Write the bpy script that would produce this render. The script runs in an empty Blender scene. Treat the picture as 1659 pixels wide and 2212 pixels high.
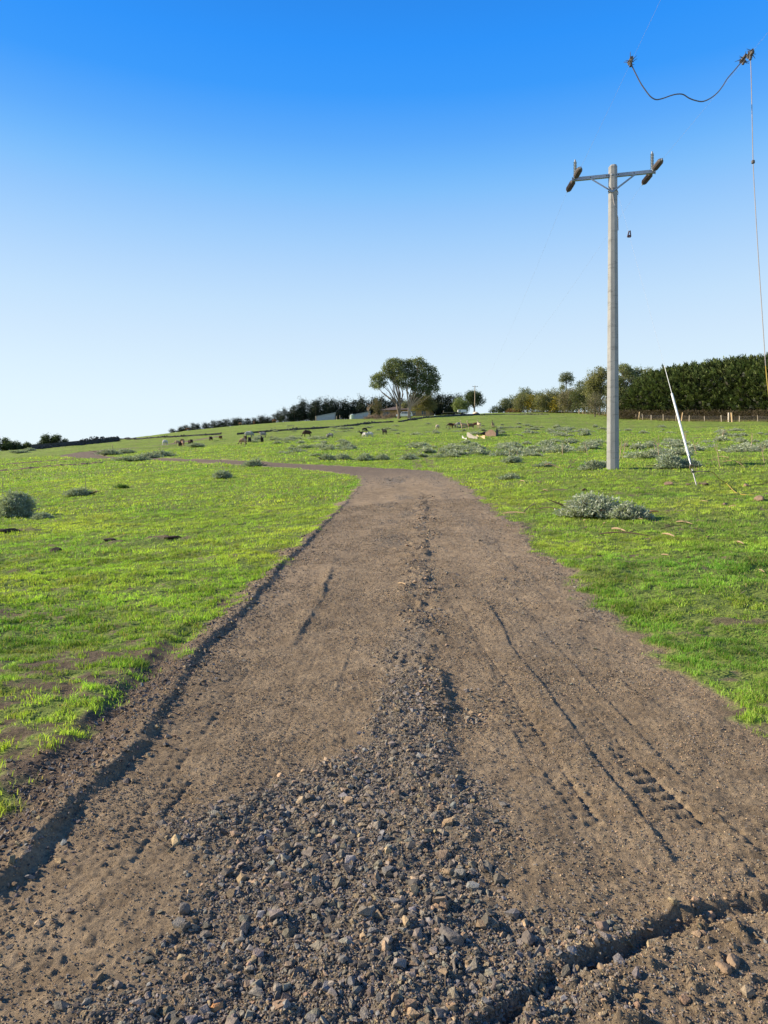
import bpy, bmesh, math, random
import numpy as np
from mathutils import Vector, Matrix, noise as mnoise

# ------------------------------------------------------------------ camera, sky, sun, exposure
C = bpy.data.collections.new('scene'); bpy.context.scene.collection.children.link(C)
S = bpy.context.scene
EYE = 1.55
FPX = 1475.0            # focal length in units of a 1659 x 2212 picture
cam = bpy.data.cameras.new('camera'); camo = bpy.data.objects.new('camera', cam); C.objects.link(camo)
cam.sensor_fit = 'VERTICAL'; cam.sensor_height = 36; cam.lens = 24.0; cam.shift_y = -46/2212
cam.clip_start = 0.05; cam.clip_end = 20000
camo.location = (0, 0, EYE); camo.rotation_euler = (math.pi/2, 0, 0)
S.camera = camo
S.render.resolution_x = 768; S.render.resolution_y = 1024
S.view_settings.view_transform = 'Standard'; S.view_settings.look = 'None'
S.view_settings.exposure = 0.75; S.view_settings.gamma = 1
SUN_EL = math.radians(27); SUN_AZ = math.atan2(-0.985, 0.16)
W = bpy.data.worlds.new('World'); S.world = W; W.use_nodes = True
wn = W.node_tree.nodes; wl = W.node_tree.links
bg = wn['Background']; sky = wn.new('ShaderNodeTexSky'); sky.sky_type = 'NISHITA'
sky.sun_disc = False; sky.sun_elevation = SUN_EL; sky.sun_rotation = SUN_AZ
sky.air_density = 1.0; sky.dust_density = 0.3; sky.ozone_density = 2.5; sky.altitude = 50
# tint of the clear sky by height above the horizon (same for camera and light)
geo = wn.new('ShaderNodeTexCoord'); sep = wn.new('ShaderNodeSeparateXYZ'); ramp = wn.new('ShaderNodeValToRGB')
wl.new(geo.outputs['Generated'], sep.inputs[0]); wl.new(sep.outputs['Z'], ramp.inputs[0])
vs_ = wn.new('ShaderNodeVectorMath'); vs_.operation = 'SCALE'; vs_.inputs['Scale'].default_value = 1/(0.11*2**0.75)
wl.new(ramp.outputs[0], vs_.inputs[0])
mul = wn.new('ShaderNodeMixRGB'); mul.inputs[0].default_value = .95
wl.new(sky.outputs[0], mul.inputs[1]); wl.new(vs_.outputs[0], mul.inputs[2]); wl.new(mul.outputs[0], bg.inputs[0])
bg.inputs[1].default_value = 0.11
def lin(c): return tuple((v/255/12.92 if v <= 10 else ((v/255+.055)/1.055)**2.4) for v in c)
SKY_RAMP = [(0.0, lin((236,249,254)))]
for sy, c_ in [(1620,(232,247,255)),(1490,(227,245,255)),(1356,(219,240,254)),(1220,(209,233,254)),(1085,(197,227,254)),(950,(182,218,254)),(815,(164,209,254)),(700,(147,200,254)),(610,(131,194,254)),(500,(110,183,254)),(400,(92,172,254)),(200,(56,156,254)),(0,(42,148,252))]:
    tn = (1060-sy/1.736)/1475*.91; SKY_RAMP.append((tn/math.sqrt(1+tn*tn), lin(c_)))
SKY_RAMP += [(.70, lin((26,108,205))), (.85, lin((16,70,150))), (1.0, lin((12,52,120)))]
el = ramp.color_ramp.elements
def set_ramp(rmp, pts):
    e = rmp.color_ramp.elements
    while len(e) > 1: e.remove(e[0])
    e[0].position = pts[0][0]; e[0].color = (*pts[0][1], 1)
    for p, c in pts[1:]:
        q = e.new(p); q.color = (*c, 1)
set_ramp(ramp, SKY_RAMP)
sl = bpy.data.lights.new('sun', 'SUN'); slo = bpy.data.objects.new('sun', sl); C.objects.link(slo)
sl.energy = 5.0; sl.angle = math.radians(0.5); sl.color = (1.0, 0.87, 0.68)
tosun = Vector((math.cos(SUN_EL)*math.sin(SUN_AZ), math.cos(SUN_EL)*math.cos(SUN_AZ), math.sin(SUN_EL)))
slo.rotation_euler = tosun.to_track_quat('Z', 'Y').to_euler()

rs = np.random.RandomState(7); random.seed(7)

# ------------------------------------------------------------------ noise
def _h(ix, iy, seed):
    n = (ix.astype(np.int64)*374761393 + iy.astype(np.int64)*668265263 + seed*974711) & 0xffffffff
    n = ((n ^ (n >> 13))*1274126177) & 0xffffffff
    n = (n ^ (n >> 16)) & 0xffffffff
    return n.astype(np.float64)/4294967295.0
def vn(x, y, seed=0):
    x0 = np.floor(x); y0 = np.floor(y); fx = x-x0; fy = y-y0
    fx = fx*fx*(3-2*fx); fy = fy*fy*(3-2*fy)
    a = _h(x0, y0, seed); b = _h(x0+1, y0, seed); c = _h(x0, y0+1, seed); d = _h(x0+1, y0+1, seed)
    return (a*(1-fx)+b*fx)*(1-fy) + (c*(1-fx)+d*fx)*fy
def fbm(x, y, oct=4, seed=0, rough=.5):            # about -1..1
    t = 0; a = 1; n = 0
    for i in range(oct):
        ca, sa = math.cos(i*1.3), math.sin(i*1.3)
        t = t + a*(vn((x*ca-y*sa)*2**i+17.3*i, (x*sa+y*ca)*2**i-9.1*i, seed+i*31)*2-1); n += a; a *= rough
    return t/n*1.4
def ss(a, b, x):
    t = np.clip((x-a)/(b-a), 0, 1); return t*t*(3-2*t)

# ------------------------------------------------------------------ terrain height
UC = np.array([-.765, -.562, -.291, -.155, 0, .15, .334, .563, .794])
DD = [0, 4, 6.5, 12, 20, 27, 33, 50, 75, 100, 125, 150, 200, 235, 260, 350, 600, 1500, 9000]
ZT = [[0]*9, [0]*9,
 [0,0,.02,.03,.05,.05,.06,.08,.1],
 [.1,.15,.3,.38,.44,.5,.6,.7,.8],
 [.2,.35,.6,.78,.95,1.12,1.35,1.5,1.7],
 [.4,.6,.95,1.22,1.5,1.85,2.37,2.6,2.9],
 [.6,.85,1.35,1.7,2.05,2.4,2.85,3.3,3.7],
 [1.4,1.95,3.0,3.4,3.75,4.0,4.3,4.7,5.4],
 [3.0,3.8,5.0,5.8,6.4,6.6,6.8,7.4,8.0],
 [4.6,5.8,7.2,8.5,9.4,9.7,9.9,10.5,11.2],
 [6.4,7.8,10.0,11.2,12.2,12.7,13.2,14.1,15.0],
 [8.2,9.9,12.6,14.1,15.2,16.2,17.0,17.5,18.5],
 [10.5,13.1,18.2,20.6,21.8,23.6,24.2,24.2,25.0],
 [11,13.4,22.2,25.6,26.7,28.7,28.9,28.0,28.5],
 [10,12.3,24.6,26.8,28.2,30,30,29,29],
 [6,8,24,26,27,28,29,29,29],
 [0,0,12,16,18,18,20,20,20],
 [-10]*9, [-60]*9]
_td = np.log(np.array(DD)+5.0); _tg = np.linspace(_td[0], _td[-1], 500); _ug = np.linspace(-1.4, 1.4, 141)
ZG = np.zeros((500, 141))
_tab = np.array(ZT, float)
_col = np.array([np.interp(_tg, _td, _tab[:, k]) for k in range(9)]).T
for i in range(500): ZG[i] = np.interp(_ug, UC, _col[i])
def _blur(a, ax, n):
    for _ in range(n):
        b = np.concatenate([np.take(a,[0],ax), a, np.take(a,[-1],ax)], ax)
        sl1 = [slice(None)]*2; sl2 = [slice(None)]*2; sl1[ax] = slice(0,-2); sl2[ax] = slice(2,None)
        a = .25*b[tuple(sl1)] + .5*a + .25*b[tuple(sl2)]
    return a
ZG = _blur(_blur(ZG, 0, 12), 1, 14)
ZG[_tg < math.log(9)] = 0
def zbase(X, Y):
    X = np.asarray(X, float); Y = np.asarray(Y, float)
    Yc = np.maximum(Y, 0.5); u = np.clip(X/np.maximum(Yc, 6.0), -1.38, 1.38)
    t = (np.log(Yc+5)-_tg[0])/(_tg[1]-_tg[0]); v = (u-_ug[0])/(_ug[1]-_ug[0])
    t = np.clip(t, 0, 498.999); v = np.clip(v, 0, 139.999)
    i = t.astype(int); j = v.astype(int); ft = t-i; fv = v-j
    return (ZG[i,j]*(1-ft)*(1-fv)+ZG[i+1,j]*ft*(1-fv)+ZG[i,j+1]*(1-ft)*fv+ZG[i+1,j+1]*ft*fv)
_YS = np.concatenate([np.arange(1.2, 30, .02), np.arange(30, 300, .1)])
def P(px, py):                     # where the line of sight through a picture point meets the slope
    u = (px-829.5)/FPX; sl_ = (1060-py)/FPX
    d = zbase(u*_YS, _YS) - (EYE + sl_*_YS)
    k = np.argmax(d > 0)
    if d[k] <= 0: k = int(np.argmax(d[_YS < 250]))
    return float(u*_YS[k]), float(_YS[k])
def G(px, Y): return float((px-829.5)/FPX*Y), float(Y)
def H(px, py, Y): return Vector(((px-829.5)/FPX*Y, Y, EYE+(1060-py)/FPX*Y))

# ------------------------------------------------------------------ track centre line
_near = [(-8,.2,1.9),(0,.3,1.85),(3.8,.33,1.85),(6.5,.28,2.0),(8.5,.38,2.05),(11.5,.48,2.15),(20.5,.75,2.15),(28,.90,2.05),(32.5,.85,1.9)]
_farpx = [(800,1018,1.6),(735,1013,1.3),(650,1007.5,1.15),(576,1003,1.1),(451,996,1.05),(347,992.3,1.05),(240,990,1.2),(186,986,2.0),(172,982,2.8),(200,975.5,2.2),(235,971.5,1.6),(347,962,1.2),(420,951,1.1),(474,942.4,1.1)]
_pts = [(c, y, h) for y, c, h in _near] + [(.45, 36.3, 1.85)] + [(*P(a, b), h) for a, b, h in _farpx[1:]]
_pts = np.array(_pts)
def catmull(p, n=40):
    out = []
    for i in range(len(p)-1):
        p0 = p[max(i-1,0)]; p1 = p[i]; p2 = p[i+1]; p3 = p[min(i+2,len(p)-1)]
        for t in np.linspace(0, 1, n, endpoint=False):
            out.append(.5*((2*p1)+(-p0+p2)*t+(2*p0-5*p1+4*p2-p3)*t*t+(-p0+3*p1-3*p2+p3)*t**3))
    out.append(p[-1]); return np.array(out)
_cl = catmull(_pts, 30)
for _ in range(6): _cl[1:-1] = .25*_cl[:-2]+.5*_cl[1:-1]+.25*_cl[2:]
_seg = np.linalg.norm(np.diff(_cl[:, :2], axis=0), axis=1); _arc = np.concatenate([[0], np.cumsum(_seg)])
_n = int(_arc[-1]/.35); _aa = np.linspace(0, _arc[-1], _n)
CL = np.stack([np.interp(_aa, _arc, _cl[:, k]) for k in range(3)], 1)
_tg2 = np.gradient(CL[:, :2], axis=0); _tg2 /= np.linalg.norm(_tg2, axis=1)[:, None]
_nm = np.stack([_tg2[:, 1], -_tg2[:, 0]], 1)
def road(X, Y):                    # lateral offset (right positive), distance along, half width
    sh = X.shape; x = X.ravel(); y = Y.ravel()
    s = np.full(x.shape, 99.0); t = y.copy(); hw = np.full(x.shape, 2.0)
    near = y < 28
    s[near] = x[near]-np.interp(y[near], CL[:200,1], CL[:200,0]) if True else 0
    hw[near] = np.interp(y[near], CL[:200,1], CL[:200,2])
    far = np.where((~near) & (y < 215) & (x < 14) & (x > -75))[0]
    for c in range(0, len(far), 20000):
        q = far[c:c+20000]; d = (x[q][:,None]-CL[None,:,0])**2 + (y[q][:,None]-CL[None,:,1])**2
        k = d.argmin(1); dx = x[q]-CL[k,0]; dy = y[q]-CL[k,1]
        sg = dx*_nm[k,0]+dy*_nm[k,1]; dist = np.sqrt(d[np.arange(len(q)), k])
        s[q] = np.sign(sg)*np.where(k >= len(CL)-1, dist, np.abs(dist)); t[q] = _aa[k]; hw[q] = CL[k,2]
    return s.reshape(sh), t.reshape(sh), hw.reshape(sh)

# strips of turned earth, old wheel marks: (x0,y0,x1,y1,halfwidth,height,strength)
def _strip(a, b, w, h, k): p = P(*a); q = P(*b); return (*p, *q, w, h, k)
STRIPS = [_strip((-60,1008),(160,993),.9,.16,1), _strip((-60,1022),(212,1000),.9,.20,1),
          _strip((905,1010),(893,986),.30,-.02,.55), _strip((938,1012),(920,986),.30,-.02,.55),
          _strip((0,1151),(75,1146),.28,.03,.8), _strip((330,1166),(400,1164),.14,.03,.9), _strip((90,1195),(260,1172),.10,.03,.7), _strip((1565,1356),(1640,1353),.10,.0,.8), _strip((500,1112),(610,1098),.10,.02,.5), _strip((1500,1075),(1590,1078),.14,-.03,.6), _strip((1230,1170),(1250,1170),.08,0,.6)]

RUTX = [-.3,.09,.273,.527,.839,1.034,1.459,1.67,2.3,3.0]; RUTY = [1.62,1.87,2.005,2.226,2.367,2.501,2.628,2.67,2.75,2.9]
def rutd(X, Y): return (np.interp(X, RUTX, RUTY)-Y)*.85      # distance to the cross rut, positive toward the viewer
def surface(X, Y):
    """full ground: height and masks grass / gravel / moist"""
    z = zbase(X, Y); s, t, hw = road(X, Y); a = np.abs(s)
    e = fbm(X*1.3, Y*1.3, 3, 5)*.26 + fbm(X*5, Y*5, 3, 9)*.16
    near = ss(13, 5, Y)
    sh_l = .38*ss(7.5, 3.8, Y) + .12                                # bare shoulder left of the track
    sh_r = .12 + .1*near
    lim = hw + np.where(s < 0, sh_l, sh_r)
    road_m = 1-ss(-.10, .14, a+e-lim)
    inner = 1-ss(-.15, .15, a+e*.4-hw)
    # gravel along the crown of the track
    w_g = np.interp(Y, [0,1.9,2.7,3.1,3.55,3.9,4.2,5,8,12,30], [.8,.70,.68,.70,.60,.40,.24,.20,.22,.40,.7])
    c_g = np.interp(Y, [0,1.9,2.7,3.1,3.55,3.9,4.2,5,8,12,20,30], [-.12,-.12,-.15,-.15,-.22,-.06,.10,.14,.22,.25,.45,.7])
    gl = np.abs(X-c_g)/w_g
    gj = fbm(X*2.2, Y*2.2, 4, 21)*.45
    gravel = np.where(Y < 34, 1-ss(.55, 1.30, gl+gj), 0) * inner
    gravel = gravel*np.where(Y > 4.8, np.clip(.22+fbm(X*1.6, Y*.6, 3, 3)*1.2, 0, 1), 1)
    band_r = np.exp(-((s-np.interp(Y,[3,6,20],[1.3,1.35,1.4]))/.32)**2)*ss(4.5,7,Y)*(.35+.5*fbm(X*3,Y*1.2,3,8))
    edge_g = np.exp(-((a-hw)/.22)**2)*ss(5,8,Y)*.7*(.5+.6*fbm(X*3,Y*2,3,18))
    gravel = np.clip(gravel + band_r*inner + edge_g*road_m + ss(34,48,t)*inner*.8, 0, 1)
    nearf = ss(70, 30, Y)
    h = np.zeros_like(z)
    # fine roughness of dirt
    h += road_m*(fbm(X*9, Y*9, 4, 40)*.0085 + fbm(X*38, Y*38, 2, 41, .7)*.0055)*nearf
    h += road_m*fbm(X*2.0, Y*.9, 3, 42)*.018*nearf
    h += gravel*(.012+.014*fbm(X*14, Y*14, 3, 43))*nearf
    # crown windrow with a steep right flank
    cr = np.interp(Y, [0,1.9,3.5,4.6,5.2,8.4,12,20,30], [.2,.25,.35,.42,.40,.50,.70,1.20,1.5]) + fbm(X*0+3, Y*1.7, 3, 50)*.07
    ls = X-cr
    wr = np.where(ls < 0, np.exp(-(ls/.34)**2), np.exp(-(ls/.055)**2))
    h += inner*wr*ss(32,20,Y)*ss(2.6,3.4,Y)*(.016+.045*fbm(X*1.5,Y*1.6,3,51))
    # lumps thrown up along the crown
    lump = np.clip(fbm(X*9, Y*6.5, 4, 52, .65)-.12, 0, 1)*np.exp(-((X-cr+.12)/.32)**2)*ss(4.3,5.2,Y)*ss(26,14,Y)
    h += inner*lump*.048
    # left windrow
    ll = s+hw-.06*fbm(Y*1.1, Y*0, 3, 60)-.022*fbm(X*7, Y*6, 3, 64)
    wl_ = np.where(ll < 0, np.exp(-(ll/.15)**2), np.exp(-(ll/.05)**2))
    h += wl_*np.interp(Y, [0,3,7,10,16,30], [.038,.042,.048,.044,.036,.02])*np.clip(.95+.28*fbm(X*2.5,Y*2.0,4,61),.5,2)*ss(34,26,Y)
    gr = np.exp(-((s+hw+.30)/.10)**2)
    h -= gr*.028*near*np.clip(.6+fbm(X,Y*1.3,2,62),0,1.5)
    h += ss(.38,.48,-(s+hw)+.0)*ss(.85,.5,-(s+hw))*.02*near
    # low ridge between the left ruts, a step in the right wheel path
    rr = X+.85-.012*(Y-9)-.05*fbm(Y*.9,Y*0,2,70)
    h += np.where(rr < 0, np.exp(-(rr/.10)**2), np.exp(-(rr/.035)**2))*.028*ss(6.4,7.0,Y)*ss(12,10.6,Y)*np.clip(.7+.9*fbm(X*3,Y*3,4,71),0,2)
    r2 = X-1.22-.03*fbm(Y*.8,Y*0,2,72)
    h += inner*ss(.02,-.015,r2)*np.exp(r2/.5*(r2<0))*.016*ss(2.75,3.0,Y)*ss(9,7.5,Y)
    r3 = X-1.62-.02*fbm(Y*.8,Y*0,2,73)
    h += inner*ss(.02,-.012,r3)*np.exp(r3/.3*(r3<0))*.010*ss(2.85,3.1,Y)*ss(9,6,Y)
    # tyre prints: lug blocks
    def tread(x0, y0, ang, w, ln, pitch, dep):
        ca, sa = math.cos(ang), math.sin(ang); dx = X-x0; dy = Y-y0
        p = dx*ca+dy*sa; q = -dx*sa+dy*ca
        m = ss(w, w-.02, np.abs(p))*ss(ln, ln-.25, np.abs(q))*np.clip(.75+.9*fbm(X*2.3,Y*2.3,2,80),0,1)
        q2 = q/pitch + np.sign(p)*.25 + np.abs(p)*2.2
        f = np.abs((q2 % 1)-.5)*2
        lug = ss(.55,.75,f)
        mid = ss(.018,.006,np.abs(p))
        return -dep*m*np.maximum(lug, mid)
    tr = tread(1.50, 3.15, .05, .14, .8, .10, .019) + tread(-1.05, 2.75, -.02, .13, 1.1, .075, .012)
    tr = tr + tread(.98,4.1,.03,.11,1.0,.085,.009) + tread(1.42,5.6,.02,.12,2.2,.09,.009) + tread(-1.15,4.6,.0,.12,1.5,.09,.010)
    tr = tr + tread(-.62, 5.6, .0, .13, 2.5, .08, .006) + tread(.95, 6.2, .02, .14, 3.2, .08, .008) + tread(1.75,8.0,.06,.13,3.5,.08,.006)
    for (x0,wv,ya,yb,dp,sd_) in ((.84,.03,3.6,9,.010,74),(1.93,.05,4.4,13,.010,75),(-.35,.05,5,10,.007,76),(-1.2,.04,2.3,6,.008,79)):
        r4 = X-x0-wv*fbm(Y*.9,Y*0,2,sd_)-.012*(Y-4); h += inner*ss(.02,-.012,r4)*np.exp(r4/.18*(r4<0))*dp*ss(ya,ya+.4,Y)*ss(yb,yb-1.5,Y)*np.clip(.6+.9*fbm(X*2,Y*1.5,3,sd_+5),0,1.5)
    h += inner*tr*(1-gravel)
    # cross rut at the near right corner
    dd = rutd(X, Y) + .035*fbm(X*3.5,Y*3.5,4,90,.6)
    m = ss(2.9,1.9,X)*ss(3.4,2.9,Y)*np.clip(.85+.5*fbm(X*2.4,Y*0,2,92),.25,1.2)
    h += m*np.where(dd<0, np.exp(-(dd/.06)**2)*.014, np.exp(-(dd/.012)**2)*.014)
    h -= m*np.exp(-((dd-.042)/.034)**2)*.034
    h += m*np.exp(-((dd-.13)/.06)**2)*(.006+.012*fbm(X*9,Y*9,3,93))
    clod = np.clip(fbm(X*16,Y*16,3,91,.6)-.25,0,1)*.045
    h += clod*m*ss(-.08,.05,dd)*ss(.9,.2,dd)
    # turned earth strips
    dirt = ss(37,50,t)*(s < 90)*inner*.65*(Y>28)
    for (x0,y0,x1,y1,w,hh,k) in STRIPS:
        vx, vy = x1-x0, y1-y0; l2 = vx*vx+vy*vy; tt = np.clip(((X-x0)*vx+(Y-y0)*vy)/l2,0,1)
        d = np.hypot(X-x0-tt*vx, Y-y0-tt*vy)/w
        mk = 1-ss(.5,1.2,d+.5*fbm(X*1.5,Y*1.5,3,95)); dirt = np.maximum(dirt, mk*k); h += mk*hh*(.5+.8*fbm(X*2.2,Y*2.2,3,96))
    # pasture
    g0 = 1-road_m
    bare = np.exp(-((X+2.9)/1.5)**2-((Y-5.8)/2.8)**2)*1.0 + .35*np.exp(-((s+hw+.5)/.8)**2)*ss(9,5,Y) + .25*np.exp(-((s-hw-.2)/.35)**2)
    pn = fbm(X*1.0, Y*1.3, 4, 11)*.6 + fbm(X*5.5, Y*8.5, 3, 12)*.6
    patches = ss(.30,.70, bare*.46 + pn*.84 - .05 + .045*ss(7,12,Y)*ss(60,30,Y))
    grass = g0*(1-patches*.82)*(1-dirt)
    grass = np.clip(grass, 0, 1)
    h += g0*(fbm(X*.35, Y*.35, 3, 13)*.05 + fbm(X*1.1, Y*2.2, 3, 14)*.045*ss(0.2,3,a-hw) + fbm(X*4.2, Y*7, 3, 15)*.024*nearf)*ss(0,1.0,a-hw+.2)
    h += g0*fbm(X*.12, Y*.3, 3, 16)*.16*ss(25,60,Y)
    return z+h, grass, gravel, dirt, road_m, patches
def zs(x, y):
    return float(surface(np.array([x], float), np.array([y], float))[0][0])

# ------------------------------------------------------------------ mesh helpers
def tag(o, label=None, cat=None, group=None, kind=None):
    if label: o['label'] = label
    if cat: o['category'] = cat
    if group: o['group'] = group
    if kind: o['kind'] = kind
    return o
def mesh_np(name, V, F, mat, parent=None, col=None, smooth=False, attrs=None):
    """F: list of int arrays (n,k)"""
    me = bpy.data.meshes.new(name); V = np.asarray(V, np.float32)
    if not isinstance(F, (list, tuple)): F = [F]
    F = [np.asarray(f, np.int32) for f in F if len(f)]
    nl = sum(f.size for f in F); nf = sum(len(f) for f in F)
    me.vertices.add(len(V)); me.vertices.foreach_set('co', V.ravel())
    me.loops.add(nl); me.loops.foreach_set('vertex_index', np.concatenate([f.ravel() for f in F]))
    tot = np.concatenate([np.full(len(f), f.shape[1], np.int32) for f in F])
    st = np.concatenate([[0], np.cumsum(tot)[:-1]]).astype(np.int32)
    me.polygons.add(nf); me.polygons.foreach_set('loop_start', st); me.polygons.foreach_set('loop_total', tot)
    me.polygons.foreach_set('use_smooth', np.full(nf, smooth, bool))
    if col is not None:
        a = me.color_attributes.new('Col', 'FLOAT_COLOR', 'POINT')
        c = np.ones((len(V), 4), np.float32); c[:, :3] = col; a.data.foreach_set('color', c.ravel())
    if attrs:
        for k, v in attrs.items():
            a = me.attributes.new(k, 'FLOAT', 'POINT'); a.data.foreach_set('value', np.asarray(v, np.float32).ravel())
    me.update(calc_edges=True); me.validate()
    if mat: me.materials.append(mat)
    o = bpy.data.objects.new(name, me); C.objects.link(o)
    if parent: o.parent = parent
    return o
def empty(name, loc, label, cat, group=None, rz=0):
    o = bpy.data.objects.new(name, None); C.objects.link(o); o.location = loc; o.rotation_euler = (0,0,rz); o.empty_display_size = .2
    return tag(o, label, cat, group)
def dup(root, loc, rz=0, sc=1, label=None, group=None):
    r = root.copy(); C.objects.link(r); r.location = loc; r.rotation_euler = (0,0,rz)
    r.scale = sc if isinstance(sc, tuple) else (sc,sc,sc)
    if label: r['label'] = label
    if group: r['group'] = group
    for ch in root.children:
        c = ch.copy(); C.objects.link(c); c.parent = r
        for g in ch.children:
            d = g.copy(); C.objects.link(d); d.parent = c
    return r
class MB:
    def __init__(s): s.v = []; s.f = {}; s.c = []; s.n = 0
    def add(s, V, F, col=(1,1,1)):
        V = np.asarray(V, float).reshape(-1,3)
        for f in F: s.f.setdefault(len(f), []).append([i+s.n for i in f])
        s.v.append(V); s.c.append(np.tile(np.array(col, float), (len(V),1)) if np.ndim(col)==1 else np.asarray(col)); s.n += len(V); return s
    def box(s, c, d, rz=0, col=(1,1,1), M=None, taper=1):
        x,y,z = [q/2 for q in d]
        V = np.array([(-x,-y,-z),(x,-y,-z),(x,y,-z),(-x,y,-z),(-x*taper,-y*taper,z),(x*taper,-y*taper,z),(x*taper,y*taper,z),(-x*taper,y*taper,z)])
        R = np.array(Matrix.Rotation(rz,3,'Z') if M is None else M)
        return s.add(V@R.T+np.array(c), [(3,2,1,0),(4,5,6,7),(0,1,5,4),(1,2,6,5),(2,3,7,6),(3,0,4,7)], col)
    def tube(s, pts, r, n=6, col=(1,1,1), cap=True, wob=0):
        pts = [Vector(p) for p in pts]; r = [r]*len(pts) if np.isscalar(r) else r
        V = []; up = Vector((0,0,1))
        for i, p in enumerate(pts):
            d = (pts[min(i+1,len(pts)-1)]-pts[max(i-1,0)]).normalized()
            a = d.cross(up if abs(d.z) < .9 else Vector((1,0,0))).normalized(); b = d.cross(a).normalized()
            for k in range(n):
                t = 2*math.pi*k/n; rr = r[i]*(1+wob*(random.random()-.5)); V.append(p+a*math.cos(t)*rr+b*math.sin(t)*rr)
        F = []
        for i in range(len(pts)-1):
            for k in range(n):
                F.append((i*n+k, i*n+(k+1)%n, (i+1)*n+(k+1)%n, (i+1)*n+k))
        if cap: F.append(tuple(range(n))[::-1]); F.append(tuple((len(pts)-1)*n+k for k in range(n)))
        return s.add([tuple(v) for v in V], F, col)
    def lathe(s, prof, c, axis=(0,0,1), n=12, col=(1,1,1)):
        ax = Vector(axis).normalized(); a = ax.orthogonal().normalized(); b = ax.cross(a)
        V = [tuple(Vector(c)+ax*h+a*math.cos(2*math.pi*k/n)*r+b*math.sin(2*math.pi*k/n)*r) for r,h in prof for k in range(n)]
        F = [(i*n+k, i*n+(k+1)%n, (i+1)*n+(k+1)%n, (i+1)*n+k) for i in range(len(prof)-1) for k in range(n)]
        F += [tuple(range(n))[::-1], tuple((len(prof)-1)*n+k for k in range(n))]
        return s.add(V, F, col)
    def prism(s, poly, y0, y1, col=(1,1,1), M=None):      # polygon in xz extruded along y
        n = len(poly); V = [(x,y0,z) for x,z in poly]+[(x,y1,z) for x,z in poly]
        if M is not None: V = [tuple(M@Vector(v)) for v in V]
        F = [tuple(range(n)), tuple(range(n,2*n))[::-1]] + [(i+n,(i+1)%n+n,(i+1)%n,i) for i in range(n)]
        return s.add(V, F, col)
    def build(s, name, mat, parent=None, smooth=False):
        return mesh_np(name, np.concatenate(s.v), [np.array(f) for f in s.f.values()], mat, parent, np.concatenate(s.c), smooth)

# ------------------------------------------------------------------ materials
def newmat(name):
    m = bpy.data.materials.new(name); m.use_nodes = True; n = m.node_tree.nodes; l = m.node_tree.links
    return m, n, l, n['Principled BSDF']
def mixn(n, l, a, b, fac, mode='MIX'):
    x = n.new('ShaderNodeMixRGB'); x.blend_type = mode
    for i, v in ((0,fac),(1,a),(2,b)):
        if isinstance(v, (int,float)): x.inputs[i].default_value = v
        elif isinstance(v, tuple): x.inputs[i].default_value = (*v,1)
        else: l.new(v, x.inputs[i])
    return x.outputs[0]
def noisen(n, l, scale, detail=4, rough=.6, vec=None, stretch=None):
    t = n.new('ShaderNodeTexNoise'); t.inputs['Scale'].default_value = scale; t.inputs['Detail'].default_value = detail; t.inputs['Roughness'].default_value = rough
    if vec is None:
        g = n.new('ShaderNodeNewGeometry'); vec = g.outputs['Position']
    if stretch:
        m = n.new('ShaderNodeMapping'); m.inputs['Scale'].default_value = stretch; l.new(vec, m.inputs[0]); vec = m.outputs[0]
    l.new(vec, t.inputs['Vector']); return t.outputs[0]
def rampn(n, l, src, pts):
    r = n.new('ShaderNodeValToRGB'); l.new(src, r.inputs[0]); set_ramp(r, pts); return r.outputs[0]
def gray(v): return (v,v,v)
def simple(name, base, rough=.7, var=.35, scale=6, bump=.0, metal=0, usecol=True, stretch=None, local=True, bscale=None, bdist=.01):
    m, n, l, p = newmat(name)
    vec = None
    if local:
        tc = n.new('ShaderNodeTexCoord'); vec = tc.outputs['Object']
    nz = noisen(n, l, scale, 5, .6, vec, stretch)
    f = rampn(n, l, nz, [(.25, gray(1-var)), (.75, gray(1+var*.6))])
    c = mixn(n, l, base, f, 1.0, 'MULTIPLY')
    if usecol:
        a = n.new('ShaderNodeVertexColor'); a.layer_name = 'Col'; c = mixn(n, l, c, a.outputs[0], 1.0, 'MULTIPLY')
    l.new(c, p.inputs['Base Color']); p.inputs['Roughness'].default_value = rough; p.inputs['Metallic'].default_value = metal
    p.inputs['Specular IOR Level'].default_value = .3
    if bump:
        b = n.new('ShaderNodeBump'); b.inputs['Strength'].default_value = bump; b.inputs['Distance'].default_value = bdist
        l.new(noisen(n, l, bscale or scale*5, 4, .6, vec, stretch), b.inputs['Height']); l.new(b.outputs[0], p.inputs['Normal'])
    return m
def leafmat(name, base, rough=.65, trans=.35, spec=.25, tint=(1.2,1.3,.6)):
    m, n, l, p = newmat(name)
    a = n.new('ShaderNodeVertexColor'); a.layer_name = 'Col'
    c = mixn(n, l, base, a.outputs[0], 1.0, 'MULTIPLY')
    l.new(c, p.inputs['Base Color']); p.inputs['Roughness'].default_value = rough; p.inputs['Specular IOR Level'].default_value = spec
    t = n.new('ShaderNodeBsdfTranslucent'); c2 = mixn(n, l, c, tint, 1.0, 'MULTIPLY'); l.new(c2, t.inputs[0])
    ms = n.new('ShaderNodeMixShader'); ms.inputs[0].default_value = trans
    l.new(p.outputs[0], ms.inputs[1]); l.new(t.outputs[0], ms.inputs[2]); l.new(ms.outputs[0], n['Material Output'].inputs[0])
    return m
M_dark = simple('weathered iron', (.09,.08,.075), .6, .3, 20)
M_concrete = None
M_galv = simple('galvanised steel', (.30,.32,.34), .45, .25, 8, metal=.6)
M_brown_ins = simple('brown glazed insulator', (.085,.066,.060), .6, .25, 14)
M_gray_ins = simple('grey polymer insulator', (.30,.32,.34), .5, .15, 14)
M_wire = simple('grey conductor wire', (.30,.28,.27), .5, .2, 4)
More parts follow.
